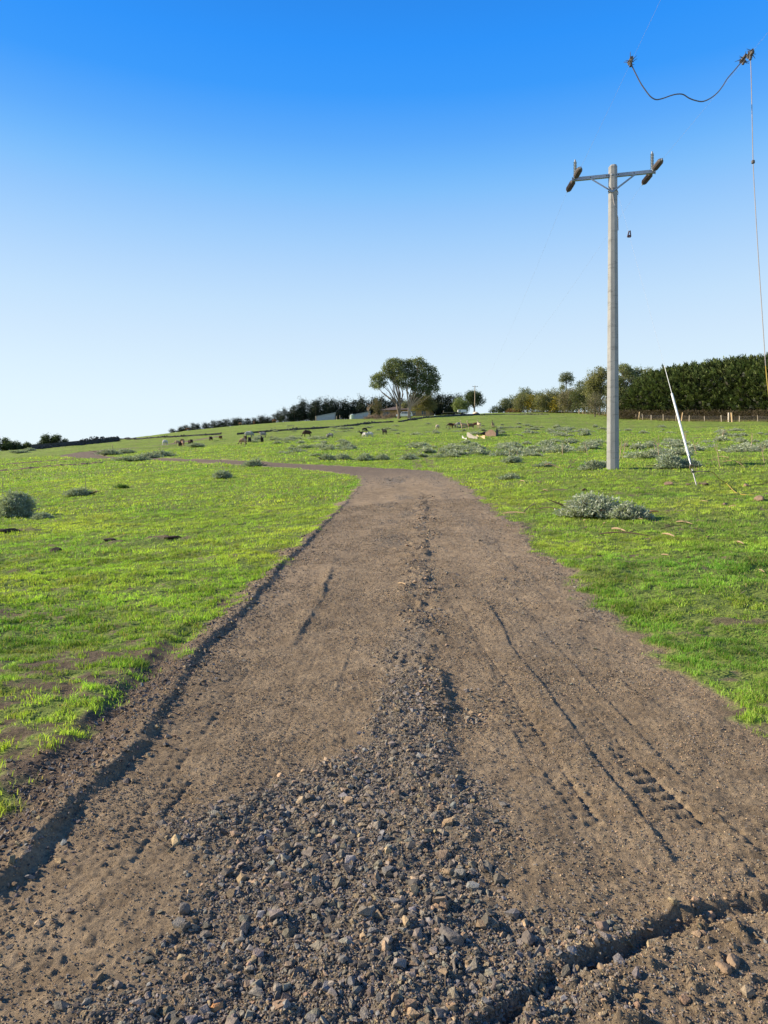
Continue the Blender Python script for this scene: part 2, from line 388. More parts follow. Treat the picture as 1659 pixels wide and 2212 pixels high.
M_white = simple('white painted', (.78,.78,.76), .45, .08, 5)
M_yellow = simple('yellow cable', (.38,.27,.05), .5, .15, 5)
M_bark = simple('bark', (.26,.20,.15), .9, .45, 3.0, bump=.6, stretch=(1,1,.25))
M_wood = simple('bare bark strips', (.52,.40,.27), .85, .3, 14, bump=.5, bdist=.004)
M_rock = simple('field rock', (.17,.15,.13), .95, .35, 14, bump=.8, bdist=.01)
M_stone = simple('dark basalt', (.12,.115,.11), .9, .4, 30, bump=.7, bdist=.004)
M_gravel = simple('gravel stones', (1,1,1), .92, .5, 70, bump=1.0, local=False, bscale=170, bdist=.006)
M_soil = simple('dark soil', (.085,.062,.045), .97, .4, 12, bump=.8, bdist=.02)
M_iron = simple('corrugated iron', (.34,.37,.40), .45, .2, 1.5, metal=.3)
M_brick = simple('tan brick', (.40,.24,.12), .9, .2, 3)
M_tile = simple('roof tiles', (.13,.10,.085), .9, .3, 2)
M_glass = simple('window glass', (.10,.12,.14), .12, .1, 2)
M_wool = simple('wool', (1,1,1), .95, .3, 9, bump=.8, bscale=30, bdist=.02)
M_fwood = simple('grey post timber', (.36,.31,.25), .9, .3, 4, stretch=(1,1,.3))
M_leaf = leafmat('foliage', (1,1,1))
M_conif = leafmat('conifer foliage', (1,1,1), trans=.12)
M_shrub = leafmat('grey-green shrub leaves', (1,1,1), trans=.25)
M_grass = leafmat('grass blades', (1,1,1), trans=.45, rough=.55)

# ground
gm, n, l, p = newmat('ground of the paddock')
def att(nm):
    a = n.new('ShaderNodeAttribute'); a.attribute_name = nm; return a.outputs['Fac']
aG, aV, aD, aP, aT = att('grass'), att('gravel'), att('dirt'), att('patch'), att('thatch')
s1 = noisen(n,l,3.5,6,.65); s2 = noisen(n,l,38,5,.7); s3 = noisen(n,l,.35,4,.6)
soil = rampn(n,l,s1,[(.30,(.215,.157,.098)),(.55,(.310,.232,.147)),(.75,(.385,.293,.188))])
soil = mixn(n,l,soil,rampn(n,l,noisen(n,l,.8,4,.6,stretch=(1,.35,1)),[(.35,gray(.82)),(.62,gray(1.10))]),1,'MULTIPLY')
soil = mixn(n,l,soil,rampn(n,l,s2,[(.3,gray(.62)),(.7,gray(1.25))]),1,'MULTIPLY')
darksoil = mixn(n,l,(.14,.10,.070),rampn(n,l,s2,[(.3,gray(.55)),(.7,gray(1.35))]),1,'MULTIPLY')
vor = n.new('ShaderNodeTexVoronoi'); vor.inputs['Scale'].default_value = 60; g_ = n.new('ShaderNodeNewGeometry'); l.new(g_.outputs['Position'], vor.inputs['Vector'])
grav = mixn(n,l,(.195,.160,.118),rampn(n,l,vor.outputs['Color'],[(.2,gray(.6)),(.8,gray(1.6))]),1,'MULTIPLY')
c = mixn(n,l,soil,grav,aV)
gr1 = noisen(n,l,.18,5,.65,stretch=(1,1.7,1)); gr2 = noisen(n,l,2.6,6,.7,stretch=(1,2.0,1)); gr3 = noisen(n,l,.9,5,.7,stretch=(.7,2.2,1))
GRASS_HI = (.245,.340,.050); GRASS_LO = (.155,.225,.038)
grc = mixn(n,l,rampn(n,l,gr1,[(.33,GRASS_LO),(.62,GRASS_HI)]),rampn(n,l,gr2,[(.30,gray(.38)),(.48,gray(.92)),(.72,gray(1.25))]),1,'MULTIPLY')
grc = mixn(n,l,grc,(.19,.165,.075),rampn(n,l,gr3,[(.50,gray(0)),(.64,gray(.75))]))
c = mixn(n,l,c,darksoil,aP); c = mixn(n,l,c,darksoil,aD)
thatch = mixn(n,l,(.150,.195,.042),rampn(n,l,s2,[(.3,gray(.5)),(.7,gray(1.4))]),1,'MULTIPLY')
grc = mixn(n,l,grc,thatch,aT)
c = mixn(n,l,c,grc,aG)
l.new(c,p.inputs['Base Color']); p.inputs['Roughness'].default_value = .95; p.inputs['Specular IOR Level'].default_value = .12
b1 = n.new('ShaderNodeBump'); b1.inputs['Strength'].default_value = 1.0; b1.inputs['Distance'].default_value = .022
ma = n.new('ShaderNodeMath'); ma.operation='MULTIPLY_ADD'; ma.inputs[1].default_value = .45; l.new(noisen(n,l,120,5,.75),ma.inputs[0]); l.new(noisen(n,l,34,6,.75),ma.inputs[2]); l.new(ma.outputs[0],b1.inputs['Height'])
b2 = n.new('ShaderNodeBump'); b2.inputs['Strength'].default_value = .9; b2.inputs['Distance'].default_value = .26; l.new(noisen(n,l,1.6,5,.65,stretch=(1,2.2,1)),b2.inputs['Height'])
geo2 = n.new('ShaderNodeNewGeometry')
mxn = n.new('ShaderNodeMix'); mxn.data_type='VECTOR'; l.new(aG,mxn.inputs[0]); 
# bump: fine crumbs on earth, tussocks on grass
l.new(b1.outputs[0], mxn.inputs[4]); l.new(b2.outputs[0], mxn.inputs[5]); l.new(mxn.outputs[1], p.inputs['Normal'])
M_ground = gm
# concrete pole
M_concrete, n, l, p = newmat('spun concrete')
tc = n.new('ShaderNodeTexCoord'); ob = tc.outputs['Object']
f = rampn(n,l,noisen(n,l,3,6,.65,ob,(1,1,.4)),[(.3,gray(.78)),(.7,gray(1.12))])
c = mixn(n,l,(.30,.295,.28),f,1,'MULTIPLY')
c = mixn(n,l,c,rampn(n,l,noisen(n,l,.9,4,.7,ob,(1,1,6)),[(.56,gray(1)),(.62,gray(.70)),(.67,gray(1))]),1,'MULTIPLY')
l.new(c,p.inputs['Base Color']); p.inputs['Roughness'].default_value = .85
b = n.new('ShaderNodeBump'); b.inputs['Strength'].default_value=.3; b.inputs['Distance'].default_value=.01; l.new(noisen(n,l,25,4,.6,ob),b.inputs['Height']); l.new(b.outputs[0],p.inputs['Normal'])

# ------------------------------------------------------------------ ground sheet
AY = 3.5
def spaced(lo, hi, f):
    o = [lo]
    while o[-1] < hi: o.append(o[-1]+f(o[-1]))
    return np.array(o)
rows = spaced(.9, 300, lambda y: max(.0075, .0036*y) if y < 120 else .5+.01*(y-120))
rows = np.concatenate([spaced(-20, -.2, lambda y: max(.08, -.15*y)), [0,.2,.4,.6,.75], rows, spaced(310, 9500, lambda y: .05*y)])
uu = np.concatenate([np.arange(-.60, .60, .00125)])
ext = spaced(.0, .9, lambda q: .002+.04*q)
uu = np.unique(np.concatenate([-.6016-ext, uu, .6015+ext]))
YY, UU = np.meshgrid(rows, uu, indexing='ij')
XX = UU*(np.maximum(YY,0)+AY); XX = np.where(YY < 0, UU*AY*(1+(-YY)*.8), XX)
zz, g_, v_, d_, rm_, pa_ = surface(XX, YY)
_s, _t, _hw = road(XX, YY); soil_shade_ = ss(-.02,.14,-(_s+_hw)+.08*fbm(XX*6,YY*6,3,120))*ss(9,5,YY)*.8; del _s, _t, _hw  # dark brown soil on the left shoulder, shade among its clods painted in
nr, nc = XX.shape; idx = np.arange(nr*nc).reshape(nr, nc)
Q = np.stack([idx[:-1,:-1], idx[:-1,1:], idx[1:,1:], idx[1:,:-1]], -1).reshape(-1,4)
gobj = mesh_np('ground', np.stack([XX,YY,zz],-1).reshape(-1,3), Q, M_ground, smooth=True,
     attrs={'thatch': ss(60,14,YY), 'grass': g_*(1-pa_*.7), 'gravel': v_, 'dirt': d_, 'patch': np.maximum(pa_*(1-rm_), soil_shade_)})
tag(gobj, kind='structure')
print('ground verts', nr, nc)
del XX, YY, zz, Q, g_, v_, d_, rm_, pa_
# ------------------------------------------------------------------ stones
def hulls(n, npts, flat=.6):
    out = []
    for i in range(n):
        r = np.random.RandomState(100+i); q = r.normal(size=(npts,3)); q /= np.linalg.norm(q,axis=1)[:,None]
        q *= np.array([1, r.uniform(.6,.95), r.uniform(flat*.7, flat*1.3)])*r.uniform(.82,1.05,(npts,1))
        bm = bmesh.new(); [bm.verts.new(v) for v in q]
        res = bmesh.ops.convex_hull(bm, input=bm.verts[:]); 
        loose = [v for v in bm.verts if not v.link_faces]; bmesh.ops.delete(bm, geom=loose, context='VERTS')
        bmesh.ops.triangulate(bm, faces=bm.faces[:]); bm.verts.index_update()
        out.append((np.array([v.co[:] for v in bm.verts]), np.array([[v.index for v in f.verts] for f in bm.faces]))); bm.free()
    return out
HUL = hulls(16, 13); HUL_F = hulls(6, 8)
def stones(X, Y, size, cols, hl, sink=.25):
    z = surface(X, Y)[0]; VS = []; FS = []; CS = []; off = 0
    which = rs.randint(0, len(hl), len(X))
    for k, (v, f) in enumerate(hl):
        q = np.where(which == k)[0]
        if not len(q): continue
        a = rs.uniform(0, 2*math.pi, len(q)); tx = rs.normal(0,.35,len(q)); ty = rs.normal(0,.35,len(q))
        ca, sa = np.cos(a), np.sin(a); R = np.zeros((len(q),3,3))
        Rz = np.zeros_like(R); Rz[:,0,0]=ca; Rz[:,0,1]=-sa; Rz[:,1,0]=sa; Rz[:,1,1]=ca; Rz[:,2,2]=1
        Rx = np.zeros_like(R); Rx[:,0,0]=1; Rx[:,1,1]=np.cos(tx); Rx[:,1,2]=-np.sin(tx); Rx[:,2,1]=np.sin(tx); Rx[:,2,2]=np.cos(tx)
        Ry = np.zeros_like(R); Ry[:,1,1]=1; Ry[:,0,0]=np.cos(ty); Ry[:,0,2]=np.sin(ty); Ry[:,2,0]=-np.sin(ty); Ry[:,2,2]=np.cos(ty)
        R = Rx@Ry@Rz
        vv = np.einsum('nij,vj->nvi', R, v)*size[q][:,None,None]
        vv[:,:,0] += X[q][:,None]; vv[:,:,1] += Y[q][:,None]; vv[:,:,2] += (z[q]+size[q]*(.5-sink)*.8)[:,None]
        VS.append(vv.reshape(-1,3)); FS.append((f[None]+(np.arange(len(q))*len(v))[:,None,None]+off).reshape(-1,3))
        CS.append(np.repeat(cols[q], len(v), 0)); off += len(q)*len(v)
    return np.concatenate(VS), np.concatenate(FS), np.concatenate(CS)
def stonecol(n, tan=.12, base=(.215,.182,.142)):
    c = np.tile(np.array(base), (n,1))*rs.uniform(.55,1.5,(n,1))
    t = rs.rand(n) < tan; c[t] = np.array([.42,.30,.18])*rs.uniform(.5,1.15,(t.sum(),1))
    t = rs.rand(n) < .10; c[t] = np.array([.24,.225,.205])*rs.uniform(.7,1.2,(t.sum(),1))
    return c*rs.uniform(.94,1.06,(n,3))
def pick(n, y0, y1, x0, x1, fn, yp=1.0):
    Y = y0*(y1/y0)**(rs.rand(n)**yp); X = rs.uniform(x0, x1, n)
    sf = surface(X, Y); pr = fn(X, Y, *sf); k = rs.rand(n) < pr
    return X[k], Y[k]
def g_main(X,Y,z,g,v,d,rm,pa): return np.where(Y < 4.4, v**1.2*.9, v*.35)
Vs, Fs, Cs = [], [], []; off = 0
def addst(X, Y, size, col, hl, sink=.25):
    global off
    V, F, Cc = stones(X, Y, size, col, hl, sink); Vs.append(V); Fs.append(F+off); Cs.append(Cc); off += len(V)
# near heap, coarse
X, Y = pick(20000, 1.6, 5.2, -1.3, 1.3, g_main); sz = np.clip(rs.lognormal(math.log(.0100), .55, len(X)), .004, .036); addst(X, Y, sz, stonecol(len(X), .22), HUL, .34)
X, Y = pick(120000, 1.6, 5.5, -1.5, 1.7, lambda X,Y,z,g,v,d,rm,pa: np.clip(v*1.1+.12*np.exp(-((X-.8)/.5)**2),0,1)); sz = rs.uniform(.003,.009,len(X)); addst(X, Y, sz, stonecol(len(X), .2), HUL_F)
# crown and edges further on
X, Y = pick(60000, 4.6, 34, -2.2, 4, lambda X,Y,z,g,v,d,rm,pa: v*.6); sz = np.clip(rs.lognormal(math.log(.011), .4, len(X)), .006, .035)*np.interp(Y,[5,30],[1,1.6]); addst(X, Y, sz, stonecol(len(X), .12), HUL_F)
# grit all over the track
X, Y = pick(330000, 1.6, 22, -2.6, 3.2, lambda X,Y,z,g,v,d,rm,pa: rm*np.clip(.5+fbm(X*1.5,Y*1.5,3,77),.15,1)); sz = rs.uniform(.0022,.0065,len(X))*np.interp(Y,[2,8,22],[1,1.8,3]); addst(X, Y, sz, stonecol(len(X), .5, (.235,.185,.128)), HUL_F, .30)
X, Y = pick(42000, 4.4, 24, -.6, 2.2, lambda X,Y,z,g,v,d,rm,pa: np.exp(-((X-np.interp(Y,[4.6,5.2,8.4,12,20,30],[.42,.40,.50,.70,1.20,1.5]))/.28)**2)*np.clip(.3+fbm(X*3,Y*2,3,78)*1.2,0,1)); sz = np.clip(rs.lognormal(math.log(.011),.5,len(X)),.004,.035)*np.interp(Y,[5,24],[1,1.6]); addst(X, Y, sz, stonecol(len(X), .30, (.21,.175,.135)), HUL_F)
# clods beside the cross rut and on the left windrow
X, Y = pick(8000, 1.5, 3.4, .0, 2.8, lambda X,Y,z,g,v,d,rm,pa: (rutd(X,Y) > -.05)*np.exp(-np.maximum(rutd(X,Y),0)/.30)*.55)
sz = np.clip(rs.lognormal(math.log(.0075),.55,len(X)),.003,.028); addst(X, Y, sz, stonecol(len(X), .6, (.27,.21,.145)), HUL)
X, Y = pick(60000, 1.8, 16, -3.6, -.9, lambda X,Y,z,g,v,d,rm,pa: rm*np.exp(-((X+1.75)/.33)**2)*.6)
sz = np.clip(rs.lognormal(math.log(.010),.45,len(X)),.004,.03)*np.interp(Y,[3,16],[1,1.5]); addst(X, Y, sz, stonecol(len(X), .3, (.13,.11,.095)), HUL_F)
tag(mesh_np('gravel', np.concatenate(Vs), np.concatenate(Fs), M_gravel, None, np.concatenate(Cs)),
    'dark grey and tan crushed gravel heaped along the middle of the dirt track', 'gravel', kind='stuff')
del Vs, Fs, Cs

def rock(name, px, py, size, col, label, cat='rock', sq=(1,1,1), mat=None, seed=0, ground=None, sink=.3):
    x, y = P(px, py) if ground is None else ground
    r = np.random.RandomState(seed+5); bm = bmesh.new(); bmesh.ops.create_icosphere(bm, subdivisions=3, radius=1)
    nd = [Vector(q).normalized() for q in r.normal(size=(9,3))]; hh = r.uniform(.55,.85,9)
    for v in bm.verts:
        c_ = v.co.copy()
        for a, b in zip(nd, hh):
            d = c_.dot(a)
            if d > b: c_ -= a*(d-b)*.92
        c_ *= 1+.06*mnoise.noise(c_*3+Vector((seed,0,0)))+.03*mnoise.noise(c_*9)
        v.co = Vector((c_.x*sq[0], c_.y*sq[1], c_.z*sq[2]))*size
    V = np.array([v.co[:] for v in bm.verts]); bm.verts.index_update(); F = np.array([[v.index for v in f.verts] for f in bm.faces]); bm.free()
    o = mesh_np(name, V, F, mat or M_rock, None, np.tile(np.array(col),(len(V),1)))
    o.location = (x, y, zs(x,y)+size*sq[2]*(1-2*sink)*.8); o.rotation_euler = (0,0,r.uniform(0,6)); return tag(o, label, cat)
K = 6.0
rock('rock', 467, 2190, .022, (3.4,1.9,.9), 'small flat orange stone at the bottom edge of the gravel heap', 'stone', (.75,1.2,.5), seed=1)
rock('rock', 974, 2040, .045, (1,1,1), 'largest grey stone lying across the gravel above the cross rut', 'stone', (1.25,.6,.55), seed=2)
rock('rock', 897, 1920, .033, (.8,.8,.8), 'dark faceted stone in the middle of the gravel heap', 'stone', (1,.8,.7), seed=3)
rock('rock', 1586, 2072, .033, (1.7,1.35,1.0), 'upper of two pale brown clods with long shadows at bottom right', 'clod', (1,.7,.7), seed=4)
rock('rock', 1566, 2092, .034, (1.6,1.25,.9), 'lower of two pale brown clods with long shadows at bottom right', 'clod', (1,.75,.6), seed=5)
rock('rock', 1302, 2006, .034, (1.6,1.25,1.0), 'pale brown lump on the far lip of the cross rut', 'clod', (1,.7,.6), seed=6)
rock('rock', 1142, 2028, .036, (.95,.9,.85), 'grey brown stone right of the largest stone near the rut', 'stone', (1.2,.8,.6), seed=7)
rock('rock', 398, 1975, .028, (1.0,1.0,1.0), 'pointed grey stone on the left edge of the gravel heap', 'stone', (.8,.8,1.1), seed=8)
rock('rock', 1446, 1050, .19, (1.45,1.1,.85), 'rounded reddish brown rock left of the guy rod', 'rock', (1,.7,.55), seed=9)
rock('rock', 1487, 1049, .11, (1.5,1.15,.85), 'small brown rock just left of the guy rod foot', 'rock', (1.2,.7,.4), seed=10)
rock('rock', 1520, 1049, .16, (.6,.5,.42), 'dark rock right beside the guy rod foot', 'rock', (1.4,.8,.5), seed=11)
rock('rock', 1612, 1050, .13, (1.7,1.2,.9), 'brown rock by the loose end of the yellow cable', 'rock', (1,.8,.6), seed=12)
rock('rock', 1639, 1082, .14, (1.4,1.1,.85), 'brown peaked rock near the right edge of the paddock', 'rock', (1.3,.8,.7), seed=13)
rock('rock', 1566, 1092, .09, (1.3,1.0,.8), 'small brown rock in the grass below the guy rod', 'rock', (1,.8,.6), seed=14)
rock('rock', 1434, 1266, .07, (1.2,.9,.6), 'brown earth clod in the grass right of the track', 'clod', (1.2,1,.6), seed=15, mat=M_soil)
rock('rock', 1493, 1209, .07, (.5,.45,.4), 'nearly black clod in the grass below the cut branches', 'clod', (1.5,.9,.4), seed=16, mat=M_soil)
rock('rock', 1262, 1062, .10, (1.2,.9,.7), 'small dark tuft of earth in the grass left of the branch pile', 'clod', (1.2,.8,.5), seed=17, mat=M_soil)
rock('rock', 121, 1192, .14, (.7,.65,.6), 'rounded dark earth mound in the left pasture', 'earth mound', (1.3,.9,.7), seed=18, mat=M_soil)
rock('rock', 236, 1172, .10, (.7,.65,.6), 'small dark earth mound right of the rounded one', 'earth mound', (1.5,.9,.6), seed=19, mat=M_soil)
rock('rock', 372, 1165, .12, (1.1,.85,.7), 'low brown earth mound nearest the track in the left pasture', 'earth mound', (1.8,.9,.35), seed=20, mat=M_soil)
rock('rock', 514, 1135, .07, (.7,.6,.5), 'little dark clod alone in the left pasture near the track', 'clod', (1,.9,.8), seed=21, mat=M_soil)
rock('rock', 20, 1152, .22, (.8,.7,.6), 'dark turned earth heap at the left edge of the picture', 'earth mound', (1.8,.9,.4), seed=22, mat=M_soil)

# ------------------------------------------------------------------ leaves and grass
def quads(Cn, D, L, Wd, N=None, bend=0):
    """kite leaves: centre base Cn, direction D, length L, width Wd"""
    n = len(Cn); D = D/np.linalg.norm(D,axis=1)[:,None]
    if N is None: N = rs.normal(size=(n,3))
    Sd = np.cross(D, N); Sd /= (np.linalg.norm(Sd,axis=1)[:,None]+1e-9)
    L = np.asarray(L).reshape(-1,1); Wd = np.asarray(Wd).reshape(-1,1)
    a = Cn; b = Cn+D*L*.45+Sd*Wd*.5; c_ = Cn+D*L; d = Cn+D*L*.45-Sd*Wd*.5
    V = np.stack([a,b,c_,d],1).reshape(-1,3); F = np.arange(4*n).reshape(n,4)
    return V, F
def blades(X, Y, h, w, cols, seg):
    n = len(X); z = surface(X, Y)[0]-.004
    a = rs.uniform(0, 2*math.pi, n); lean = rs.uniform(.1,.9,n)*h; la = rs.uniform(0,2*math.pi,n)
    B = np.stack([X,Y,z],1); S_ = np.stack([np.cos(a),np.sin(a),np.zeros(n)],1)*(w*.5)[:,None]
    Ld = np.stack([np.cos(la),np.sin(la),np.zeros(n)],1)
    T = B + Ld*lean[:,None]; T[:,2] += h
    if seg == 1:
        V = np.stack([B-S_, B+S_, T],1).reshape(-1,3); F = [np.arange(3*n).reshape(n,3)]; c_ = np.repeat(cols,3,0)
    else:
        Mm = B + Ld*(lean*.25)[:,None]; Mm[:,2] += h*.6
        V = np.stack([B-S_*.8, B+S_*.8, Mm+S_, Mm-S_, T],1).reshape(-1,3); i = np.arange(n)*5
        F = [np.stack([i,i+1,i+2,i+3],1), np.stack([i+3,i+2,i+4],1)]; c_ = np.repeat(cols,5,0)
    return V, F, c_
def gcol(X, Y, n):
    base = np.array([.315,.450,.070]); t = fbm(X*.5,Y*.5,3,200)[:,None]; t2 = fbm(X*3,Y*3,2,201)[:,None]
    c_ = base*(1+.25*t+.40*t2)*rs.uniform(.65,1.35,(n,1))
    c_[:,0] *= 1+.25*np.clip(t[:,0],-1,1); br = ss(.25,.8,fbm(X*1.3,Y*2.0,4,205)+.25*rs.normal(size=n))[:,None]*.55; c_ = c_*(1-br)+np.array([.19,.155,.075])*br*rs.uniform(.6,1.3,(n,1))
    dry = rs.rand(n) < .10; c_[dry] = np.array([.36,.29,.13])*rs.uniform(.7,1.2,(dry.sum(),1))
    return c_
GV, GF3, GF4, GC, goff = [], [], [], [], 0
for (y0,y1,n0,hm,wm,seg) in [(1.6,7,420000,.030,.0046,2),(7,13,520000,.033,.0075,2),(13,24,480000,.044,.015,1),(24,50,380000,.060,.036,1),(50,110,240000,.10,.085,1)]:
    um = .72 if y0 < 10 else .68
    Y = np.sqrt(rs.uniform(y0**2, y1**2, n0)); X = rs.uniform(-um, um, n0)*(Y+.8)
    sf = surface(X, Y); g = sf[1]; cl = vn(X*9,Y*9,300); cl2 = fbm(X*2.2,Y*2.2,3,301)
    keep = rs.rand(n0) < np.clip(g,0,1)**1.3*np.clip((.10+1.0*ss(.34,.75,cl))*(.72+.65*cl2),.02,1)
    X, Y = X[keep], Y[keep]; n_ = len(X); cl = cl[keep]; cl2 = cl2[keep]
    h = hm*(.5+1.0*rs.rand(n_))*(.75+.5*cl)*(1+.45*np.clip(cl2,-.8,1)); w = wm*rs.uniform(.6,1.4,n_)
    V, F, c_ = blades(X, Y, h, w, gcol(X,Y,n_), seg)
    for f in F: (GF4 if f.shape[1]==4 else GF3).append(f+goff)
    GV.append(V); GC.append(c_); goff += len(V)
# stragglers: coarse tufts rooted in the bare shoulders
n0 = 3200; Y = rs.uniform(2.2,14,n0); X = rs.uniform(-4.6,4.2,n0); sf = surface(X,Y); k = rs.rand(n0) < np.where(X<0, sf[5]*.9*(1-sf[4])+.05*(1-sf[4]), .25*(1-sf[4]))
TX, TY = X[k], Y[k]; m = 26; X = np.repeat(TX,m)+rs.normal(0,.02,len(TX)*m); Y = np.repeat(TY,m)+rs.normal(0,.02,len(TX)*m); n_=len(X)
V,F,c_ = blades(X,Y,rs.uniform(.02,.055,n_),rs.uniform(.003,.006,n_),gcol(X,Y,n_)*1.1,2)
for f in F: (GF4 if f.shape[1]==4 else GF3).append(f+goff)
GV.append(V); GC.append(c_); goff += len(V)
tag(mesh_np('grass', np.concatenate(GV), [np.concatenate(GF4), np.concatenate(GF3)], M_grass, None, np.concatenate(GC)),
    'short bright green pasture grass covering the paddock on both sides of the track', 'grass', kind='stuff')
print('grass verts', goff); del GV, GF3, GF4, GC

# ------------------------------------------------------------------ shrubs
def sprigmesh(w, d, h, n, leafl, leafw, base=(.25,.31,.20), seed=0, spread=.8, lobes=5):
    global rs
    keep = rs; rs = np.random.RandomState(900+seed)
    lb = [(rs.uniform(-.6,.6)*w/2*spread, rs.uniform(-.5,.5)*d/2*spread, rs.uniform(.35,1.0)) for _ in range(lobes)]; lb[0] = (0,0,1)
    Cn, D, cc = [], [], []
    for i in range(n):
        lx, ly, lh = lb[rs.randint(lobes)]
        th = rs.uniform(0,2*math.pi); ph = rs.uniform(0,1)**.7*math.pi/2
        rr = rs.uniform(.55,1.05)
        dirv = np.array([math.cos(th)*math.cos(ph), math.sin(th)*math.cos(ph), math.sin(ph)])
        c0 = np.array([lx,ly,0]) + dirv*np.array([w*.28,d*.3,h*lh*.85])*rr
        dr = dirv*np.array([1,1,.45])+rs.normal(0,.45,3); dr[2] = abs(dr[2])*.6; dr /= np.linalg.norm(dr)
        k = 7; step = leafl*.28; tone = rs.uniform(.65,1.25)
        for j in range(k):
            Cn.append(c0+dr*step*j); q = dr+rs.normal(0,.75,3); D.append(q); cc.append(np.array(base)*tone*rs.uniform(.8,1.2))
    Cn = np.array(Cn); Cn[:,2] = np.maximum(Cn[:,2], .01); D = np.array(D)
    D[:,2] = np.where(Cn[:,2] < leafl, np.abs(D[:,2]), D[:,2])
    nn = len(Cn); V, F = quads(Cn, D, leafl*rs.uniform(.7,1.3,nn), leafw*rs.uniform(.7,1.3,nn)); c_ = np.repeat(np.array(cc),4,0)
    rs = keep
    return V, F, c_
def shrub_thing(name, x, y, w, d, h, n, ll, lw, label, cat, seed, rz=0, lobes=5, base=(.35,.39,.285), stems=7, group=None, twig=(.30,.24,.17)):
    t = empty(name, (x,y,zs(x,y)-.02), label, cat, group, rz)
    V,F,c_ = sprigmesh(w,d,h,n,ll,lw,base,seed,lobes=lobes); mesh_np('leaves',V,F,M_shrub,t,c_)
    mb = MB(); r = random.Random(seed)
    for i in range(stems):
        a = r.uniform(0,6.28); L = w*r.uniform(.3,.55)
        p0 = Vector((r.uniform(-.15,.15)*w, r.uniform(-.15,.15)*d, .03)); p2 = p0+Vector((math.cos(a)*L, math.sin(a)*L*d/w, h*r.uniform(.15,.9)))
        mb.tube([p0,(p0+p2)/2+Vector((0,0,h*.1)),p2],[.012*w+.006,.009*w+.004,.003],5,twig)
    mb.build('stem', M_bark, t); return t
shrub_thing('shrub', *P(24,1117), 1.75,1.2,1.0,2100,.10,.03,'large rounded grey-green bush at the left edge of the picture','bush',1,lobes=4)
shrub_thing('shrub', *P(88,1120), .85,.5,.17,420,.08,.022,'flat grey-green bush lying just right of the large left bush','bush',2,lobes=3)
shrub_thing('branch_pile', *P(178,1070), 1.9,.9,.36,800,.10,.028,'low pile of cut green shrub with bare sticks in the left pasture','branch pile',3,stems=6)
shrub_thing('shrub', *P(262,1056), .7,.4,.16,200,.09,.026,'small green weed clump right of the left branch pile','weed',4,stems=1,base=(.13,.22,.05))
shrub_thing('shrub', *P(484,1033), 1.5,.7,.42,380,.12,.035,'pointed grey-green cut shrub with a tall twig left of the track','bush',5,lobes=3)
shrub_thing('branch_pile', *P(1268,1117), 1.75,1.0,.50,1900,.085,.026,'tall heap of cut silvery green branches on the grass right of the track','branch pile',6,lobes=5,base=(.40,.43,.33),stems=16)
shrub_thing('branch_pile', *P(1352,1122), 1.1,.6,.32,800,.085,.026,'lower heap of silvery green branches adjoining the tall heap','branch pile',7,lobes=4,base=(.37,.40,.30),stems=12)
shrub_thing('shrub', *P(1447,1010), 1.6,1.0,.55,1000,.10,.03,'dense grey-green bush between the concrete pole and the guy rod','bush',8,lobes=4)
shrub_thing('shrub', *P(1490,1008), 1.0,.7,.30,400,.10,.03,'smaller grey-green bush behind the foot of the guy rod','bush',9,lobes=3)
shrub_thing('shrub', *P(1284,1013), 1.5,.8,.36,620,.10,.03,'cut grey-green bush just left of the concrete pole base','bush',10,lobes=4)
shrub_thing('branch_pile', *P(1106,1033), 1.3,.5,.14,300,.10,.03,'thin flat strip of cut branches on the grass between track and pole','branch pile',11,lobes=4)
shrub_thing('shrub', *P(1180,1009), 1.2,.5,.14,240,.10,.03,'flat grey-green cut weed left of the pole bush','weed',12,lobes=3)
shrub_thing('shrub', *P(1111,1001), 1.3,.7,.26,300,.12,.034,'grey-green bush with two dry stalks left of the pole','bush',13,lobes=3)
for i,(px,py,lb) in enumerate([(705,992,'first'),(742,991,'second'),(789,993,'third'),(828,992,'fourth'),(884,993,'fifth')]):
    shrub_thing('shrub', *P(px,py), [1.9,1.6,1.8,1.4,2.1][i],.9,[.5,.42,.5,.32,.36][i],330,.13,.04,lb+' from the left of five low grey-green bushes beyond the track bend','bush',20+i,lobes=3,group='low bushes in a row beyond the track bend')
shrub_thing('shrub', *P(554,1007), 1.9,.8,.5,300,.14,.04,'single grey-green bush at the near edge of the track leg on the left','bush',30,lobes=3)
for i,(px,py,w,lb) in enumerate([(238,984,5,'broad low grey-green bush beside the hairpin of the track'),(347,987,5,'broad dark green bush inside the hairpin with dry stalks'),(297,996,5.5,'flat grey-green cut shrub in front of the near track leg'),(322,990,3.5,'short grey-green shrub behind the flat cut one on the near track leg'),(275,981,3.5,'low shrub between the two bushes inside the hairpin'),(43,980,4.5,'low grey-green shrub near the left end of the stone wall'),(62,974,3.2,'small grey-green shrub just below the left stone wall'),(426,966,2.6,'small pointed grey-green shrub right of the left sheep group')]):
    shrub_thing('shrub', *P(px,py), w,1.8,.75 if i<2 else .5,420,.22,.07,lb,'bush',40+i,lobes=5)

